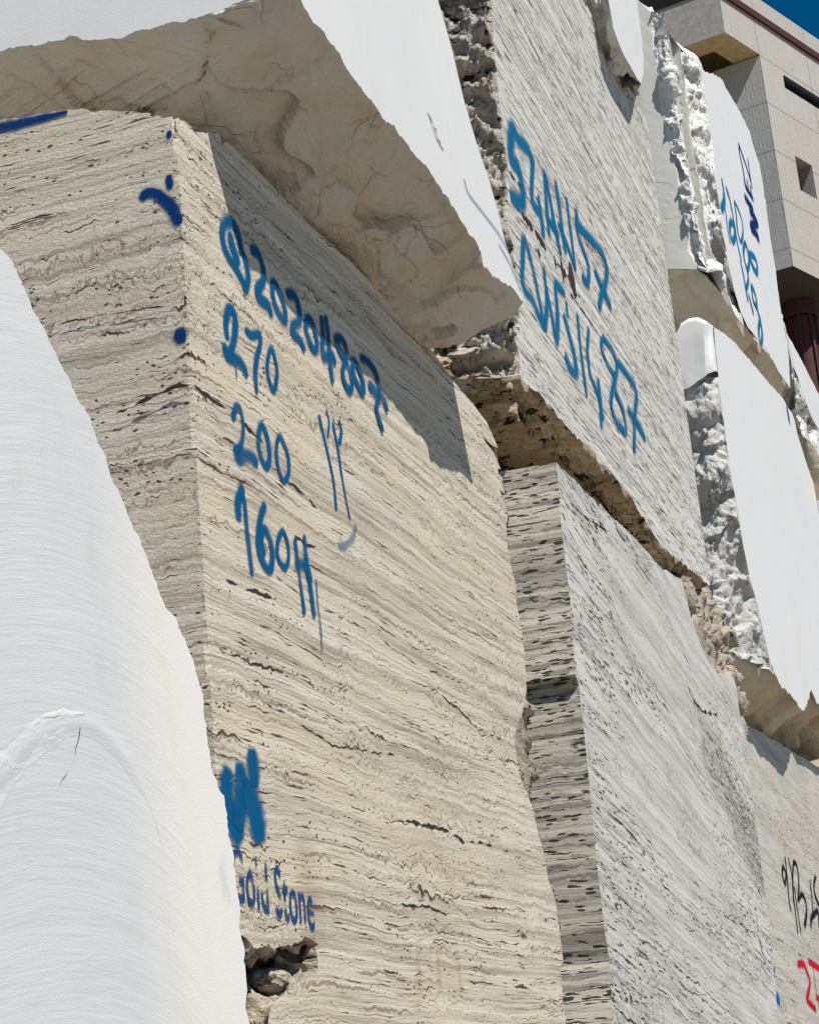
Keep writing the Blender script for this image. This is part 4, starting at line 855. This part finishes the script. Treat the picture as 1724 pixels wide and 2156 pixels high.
# ================================================================== W5 : white block hanging over the streaked slab
def block_W5():
    mb = MB((1,)); p = 1.78
    bd = jag(onY([(1288, -90)]+Z2([(845, -40), (858, 0), (866, 60), (878, 120), (900, 180), (922, 232), (950, 280), (978, 330), (990, 345)]), p), .02, .05, (0,), 2, freq=8)
    rt = jag(onY(Z2([(990, 345), (1000, 300), (1001, 240), (994, 170), (986, 100), (978, 40), (974, 0), (966, -90), (960, -170)]), p), .04, .02, (0,), 3, freq=6)
    mb.ngon(list(bd)+list(rt[1:]), 0)
    lo_ = onY([(1150, -110)]+Z2([(640, -80), (715, 0), (742, 40), (768, 70), (780, 120), (792, 165), (820, 215), (850, 262), (900, 330), (955, 392), (975, 375)]), p+.16)
    bk = np.array(lo_)+np.array([0, 1.3, .1])
    mb.grid(loft([bd, lo_, bk], 130, .22, 4., 4, 'chisel', fade=(.06, 0, .0, .03), ymin=p), 1)
    tb = rt.copy(); tb[:, 1] += 1.4; mb.grid(loft([rt, tb], 20, .08, 3, 2, 'chisel', fade=(.15, 0, 0, 0), ymin=p), 1)
    o = mb.build('marble_block', [M_W, M_WC], origin=(10., 2., 7.7))
    tag(o, 'white marble block with a ragged lower edge, jutting over the top of the streaked slab', 'marble block')
block_W5()

# ================================================================== W4 : farthest white block
def block_W4():
    mb = MB((1, 2)); p = 1.93
    sil = jag(onY(Z5([(1205, 990), (1225, 1078), (1262, 1150), (1300, 1215), (1400, 1405), (1506, 1618), (1620, 1860), (1800, 2250)]), p), .05, .02, (0, 2), 2, freq=5)
    lf = jag(onY(Z5([(1205, 990), (1238, 1110), (1256, 1190), (1276, 1300), (1300, 1385), (1340, 1470), (1375, 1590), (1410, 1690), (1455, 1800), (1500, 1880), (1620, 2100), (1760, 2350)]), p), .05, .06, (0,), 3, freq=5)
    mb.ngon(list(sil)+list(lf[::-1][:-1]), 0)
    lo_ = onX(Z5([(1180, 1000), (1225, 1200), (1250, 1330), (1285, 1420), (1290, 1540), (1280, 1640), (1300, 1750), (1350, 1880), (1420, 1900), (1506, 1960), (1620, 2130), (1760, 2380)]), 17.6)
    mb.grid(loft([lf, lo_], 90, .30, 2.6, 4, 'chisel', fade=(.08, 0, .0, 0), ymin=p), 1)
    un = onX(Z5([(1150, 1100), (1200, 1400), (1220, 1600), (1240, 1750), (1290, 1850), (1340, 2000), (1400, 2150), (1500, 2400), (1600, 2500)]), 18.2)
    mb.grid(loft([resample(lo_, 100), resample(un, 100)], 40, .2, 1.4, 4, 'broken', fade=(.0, 0, .0, 0), ymin=p), 2)
    tb = sil.copy(); tb[:, 1] += 1.2; mb.grid(loft([sil, tb], 10, 0, ymin=p), 0)
    o = mb.build('marble_block', [M_W, M_WC, M_WU], origin=(18., 2., 5.))
    tag(o, 'farthest white marble block, a narrow sunlit wedge before the brown column', 'marble block')
block_W4()

# ================================================================== building behind
def building():
    az = lambda a: np.array([math.cos(math.radians(a)), math.sin(math.radians(a)), 0])
    uR, uL = az(-22.), az(79.8); nR = np.array([-uR[1]*-1, -uR[0], 0]); nR = np.array([uR[1], -uR[0], 0]); nL = np.array([-uL[1], uL[0], 0])
    d = ray(*Z5([(1225, 130)])[0]); d = d/np.linalg.norm(d[:2]); P1 = CAM+d*34.; P1[2] = 0
    if np.dot(nR, CAM-P1) < 0: nR = -nR
    if np.dot(nL, CAM-P1) < 0: nL = -nL
    R = lambda pts: [PP(x, y, P1, nR) for x, y in pts]
    def az_(P): q = P-P1; return float(q@uR), float(P[2])          # along, height on the sunlit face
    def W(a, z, dep=0.): return P1+uR*a+np.array([0, 0, z])-nR*dep
    a_b, z_bb = az_(R(B4([(890, 283)]))[0]); a_w, z_w = az_(R(B4([(1222, 505)]))[0]); z_roof = np.mean([az_(q)[1] for q in R(B4([(1270, 0), (1724, 400)]))])
    z_bot = az_(R(Z5([(1297, 612)]))[0])[1]; far = 14.
    z_b1 = np.mean([az_(q)[1] for q in R(B4([(985, 0), (1724, 620)]))]); z_b2 = np.mean([az_(q)[1] for q in R(B4([(1060, 0), (1724, 560)]))])
    zbs = sorted((z_b1, z_b2)); z_bm = zbs[0]; zbh = .5*max(.3, zbs[1]-zbs[0])
    root = bpy.data.objects.new('museum_building', None); SC.collection.objects.link(root); root.location = P1; OR[root.name] = P1.copy()
    tag(root, 'stone-clad modern building with slit windows and a brown steel column', 'building')
    # sunlit wall with openings
    w1a, w1z = az_(R(B4([(1402, 668)]))[0]); _, w1b = az_(R(B4([(1458, 800)]))[0]); 
    w2a, w2z = az_(R(B4([(1507, 1375)]))[0]); _, w2b = az_(R(B4([(1548, 1675)]))[0]); w2e, _ = az_(R(B4([(1712, 1800)]))[0])
    holes = [(w1a, far-.5, w1b, w1z), (w2a, w2e, w2b, w2z)]
    xs = sorted({0., a_b, far, w1a, w2a, w2e, far-.5}); zs = sorted({z_bot, z_bb, z_roof, w1b, w1z, w2b, w2z})
    mb = MB()
    for xa, xb in zip(xs, xs[1:]):
        for za, zb in zip(zs, zs[1:]):
            xm, zm = (xa+xb)/2, (za+zb)/2
            if xm < 0 and zm < z_bb: continue
            if any(h[0] < xm < h[1] and h[2] < zm < h[3] for h in holes): continue
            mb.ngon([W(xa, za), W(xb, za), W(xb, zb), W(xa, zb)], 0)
    for h in holes:
        a, b, c, e = h; dp = .45
        for q in ([(a, c), (a, e)], [(b, c), (b, e)], [(a, c), (b, c)], [(a, e), (b, e)]):
            (s0, t0), (s1, t1) = q; mb.ngon([W(s0, t0), W(s1, t1), W(s1, t1, dp), W(s0, t0, dp)], 1)
    # shaded wall of the lower storey
    Lw = lambda k, z: P1+uL*k+np.array([0, 0, z])
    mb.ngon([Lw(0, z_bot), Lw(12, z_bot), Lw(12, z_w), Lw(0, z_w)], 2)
    Wb = P1+uR*a_b
    Lb = lambda k, z: Wb+uL*k+np.array([0, 0, z])
    zsl = z_bb+(z_roof-z_bb)*.47
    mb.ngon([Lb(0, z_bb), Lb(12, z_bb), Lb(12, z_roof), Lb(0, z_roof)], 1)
    # soffit ring and its recess
    t_ = .55
    def S(i, j, z): return Wb+uR*i+uL*j+np.array([0, 0, z])
    wl = -a_b
    for (i0, i1, j0, j1) in ((0, 4, 0, t_), (0, t_, t_, 12), (wl-.02, 4, t_, 12)):
        if i0 >= wl-.1: continue
        mb.ngon([S(i0, j0, z_bb), S(i1, j0, z_bb), S(i1, j1, z_bb), S(i0, j1, z_bb)], 3)
    mb.ngon([S(t_, t_, z_bb), S(5, t_, z_bb), S(5, t_, z_bb+.9), S(t_, t_, z_bb+.9)], 3); mb.ngon([S(t_, t_, z_bb), S(t_, 12, z_bb), S(t_, 12, z_bb+.9), S(t_, t_, z_bb+.9)], 3)
    mb.ngon([S(t_, t_, z_bb+.9), S(5, t_, z_bb+.9), S(5, 12, z_bb+.9), S(t_, 12, z_bb+.9)], 3)
    mb.ngon([W(0, z_w), Lw(12, z_w), Lw(12, z_w)+uR*6, W(6, z_w)], 1)
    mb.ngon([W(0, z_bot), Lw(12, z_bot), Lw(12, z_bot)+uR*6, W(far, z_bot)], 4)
    mb.ngon([W(a_b, z_roof), W(far, z_roof), W(far, z_roof)+uL*12, Lb(12, z_roof)], 1)
    mats = [panel('sunlit_cladding', (.46, .44, .40), uR, P1), simple('cladding_stone', (.36, .34, .31), .85, 8.), panel('shaded_cladding', (.40, .40, .385), uL, P1, pits=1), simple('soffit_stone', (.52, .40, .22), .85, 6.), simple('dark_soffit', (.05, .045, .04), .8)]  # shaded copy of the cladding is greyer, the wall's shade put into its colour
    mb.build('cladding_wall', mats, root, origin=P1)
    # brown steel band
    def bar(name, a0, a1, z0, z1, dep0, dep1, mat):
        m = MB(); c = [W(a, z, dd) for dd in (dep0, dep1) for z in (z0, z1) for a in (a0, a1)]
        b = len(m.v); m.v += [tuple(q) for q in c]
        for q in ((0, 1, 3, 2), (4, 5, 7, 6), (0, 1, 5, 4), (2, 3, 7, 6), (0, 2, 6, 4), (1, 3, 7, 5)): m.f.append(q); m.m.append(0)
        return m.build(name, mat, root, origin=P1)
    M_BR = simple('brown_steel', (.055, .010, .010), .7, 6., .12, .001, .5); M_GL = simple('dark_glass', (.012, .014, .016), .1, 3., .1, .0, .6)
    bar('steel_band', a_b-.02, far, z_bm-zbh*.5+.1, z_bm+zbh*.5+.1, -.06, .02, M_BR)
    # upper slot on the shaded side, its shadow painted as a flat black strip
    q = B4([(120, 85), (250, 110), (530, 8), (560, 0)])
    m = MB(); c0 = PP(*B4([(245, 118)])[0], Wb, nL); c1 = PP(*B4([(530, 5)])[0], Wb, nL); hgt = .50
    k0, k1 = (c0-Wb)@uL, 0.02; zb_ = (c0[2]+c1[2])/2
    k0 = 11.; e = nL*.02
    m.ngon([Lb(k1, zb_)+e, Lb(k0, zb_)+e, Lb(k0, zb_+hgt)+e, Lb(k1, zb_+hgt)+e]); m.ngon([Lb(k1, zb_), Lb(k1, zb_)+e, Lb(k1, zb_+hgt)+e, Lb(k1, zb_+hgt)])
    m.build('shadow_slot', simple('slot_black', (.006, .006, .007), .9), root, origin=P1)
    # windows
    for (a, b, c, e_) in holes:
        f = bar('window', a, b, c, e_, .44, .47, M_GL)
    bar('window_frame', w1a, far-.5, w1z-.10, w1z-.004, -.03, .30, simple('black_frame', (.01, .012, .014), .5))
    MF = simple('bronze_frame', (.05, .04, .032), .5)
    for k in range(1, 9): bar('mullion', w1a+k*1.45, w1a+k*1.45+.07, w1b, w1z-.1, .22, .44, MF)
    bar('sill', w2a, w2e, w2b, w2b+.10, .10, .44, MF); bar('mullion', (w2a+w2e)/2-.03, (w2a+w2e)/2+.03, w2b, w2z, .36, .44, MF)
    # steel column and what stands around it
    cP = PP(*Z5([(1328, 820)])[0], P1-nR*.9, nR); cP[2] = 0
    m = MB(); r = .26
    ring = [cP+np.array([math.cos(t)*r, math.sin(t)*r, 0]) for t in np.linspace(0, 2*math.pi, 41)]
    m.grid(np.array([[q*np.array([1, 1, 0]) for q in ring], [q+np.array([0, 0, z_bot-.35]) for q in ring]]), 0)
    r2 = [cP+(q-cP)*1.25 for q in ring]
    m.grid(np.array([[q+np.array([0, 0, z_bot-.35]) for q in r2], [q+np.array([0, 0, z_bot-.02]) for q in r2]]), 0)
    for t in range(0, 8):
        th = t*math.pi/4; dd = np.array([math.cos(th), math.sin(th), 0]); tt = np.array([-dd[1], dd[0], 0])*.025
        b = len(m.v); m.v += [tuple(cP+dd*(r-.02)-tt), tuple(cP+dd*(r+.05)-tt), tuple(cP+dd*(r+.05)+tt), tuple(cP+dd*(r-.02)+tt)]+[tuple(v+np.array([0, 0, z_bot-.35])) for v in (cP+dd*(r-.02)-tt, cP+dd*(r+.05)-tt, cP+dd*(r+.05)+tt, cP+dd*(r-.02)+tt)]
        for qf in ((0, 1, 5, 4), (1, 2, 6, 5), (2, 3, 7, 6)): m.f.append(tuple(b+k for k in qf)); m.m.append(0)
    m.build('steel_column', M_BR, root, origin=P1)
    # lower facade set back beneath the overhang
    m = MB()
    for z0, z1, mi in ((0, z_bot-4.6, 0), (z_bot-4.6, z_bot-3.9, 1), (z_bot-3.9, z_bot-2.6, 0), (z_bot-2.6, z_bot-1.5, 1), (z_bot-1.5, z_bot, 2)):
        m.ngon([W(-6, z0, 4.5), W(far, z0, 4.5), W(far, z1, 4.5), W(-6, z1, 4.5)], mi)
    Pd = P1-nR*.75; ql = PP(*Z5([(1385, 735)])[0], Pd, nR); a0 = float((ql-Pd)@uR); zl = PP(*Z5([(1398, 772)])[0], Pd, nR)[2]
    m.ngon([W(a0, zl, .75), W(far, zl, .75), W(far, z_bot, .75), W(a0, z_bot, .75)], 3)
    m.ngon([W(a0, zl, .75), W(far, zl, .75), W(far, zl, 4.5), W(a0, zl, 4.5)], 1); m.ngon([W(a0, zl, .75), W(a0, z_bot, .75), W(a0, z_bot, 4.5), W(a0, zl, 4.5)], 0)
    m.build('recessed_facade', [simple('recess_stone', (.42, .36, .26), .85, 5.), simple('recess_shade', (.03, .028, .025), .7), simple('recess_brown_shade', (.03, .02, .018), .7), simple('recess_beam', (.46, .44, .40), .85, 6.)], root, origin=P1)  # near-black bands put the gloom under the overhang into the colour
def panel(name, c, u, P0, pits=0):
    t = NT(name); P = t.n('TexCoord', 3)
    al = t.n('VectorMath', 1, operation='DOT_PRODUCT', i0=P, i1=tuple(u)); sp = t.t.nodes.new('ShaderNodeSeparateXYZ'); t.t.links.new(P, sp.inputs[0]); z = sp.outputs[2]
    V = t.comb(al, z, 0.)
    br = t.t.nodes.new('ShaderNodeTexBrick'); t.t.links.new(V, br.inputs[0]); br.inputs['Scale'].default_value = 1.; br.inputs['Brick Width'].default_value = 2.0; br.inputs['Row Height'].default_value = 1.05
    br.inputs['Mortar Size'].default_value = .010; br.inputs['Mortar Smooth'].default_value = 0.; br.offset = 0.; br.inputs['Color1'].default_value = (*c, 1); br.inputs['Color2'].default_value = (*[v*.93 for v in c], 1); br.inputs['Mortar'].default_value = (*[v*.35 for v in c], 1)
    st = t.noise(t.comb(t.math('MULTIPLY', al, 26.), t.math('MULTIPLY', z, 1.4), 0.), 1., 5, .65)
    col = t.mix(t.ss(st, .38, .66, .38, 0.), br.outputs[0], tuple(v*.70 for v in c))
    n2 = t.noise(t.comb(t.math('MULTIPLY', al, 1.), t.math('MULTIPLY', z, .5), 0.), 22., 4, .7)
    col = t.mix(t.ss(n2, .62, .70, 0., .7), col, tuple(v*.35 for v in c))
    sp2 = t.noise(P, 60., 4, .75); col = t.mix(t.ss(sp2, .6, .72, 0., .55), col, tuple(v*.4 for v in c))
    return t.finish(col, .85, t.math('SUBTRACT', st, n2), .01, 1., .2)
building()

# drop helper data
for o in SC.objects:
    for k in ('_o',):
        if k in o: del o[k]
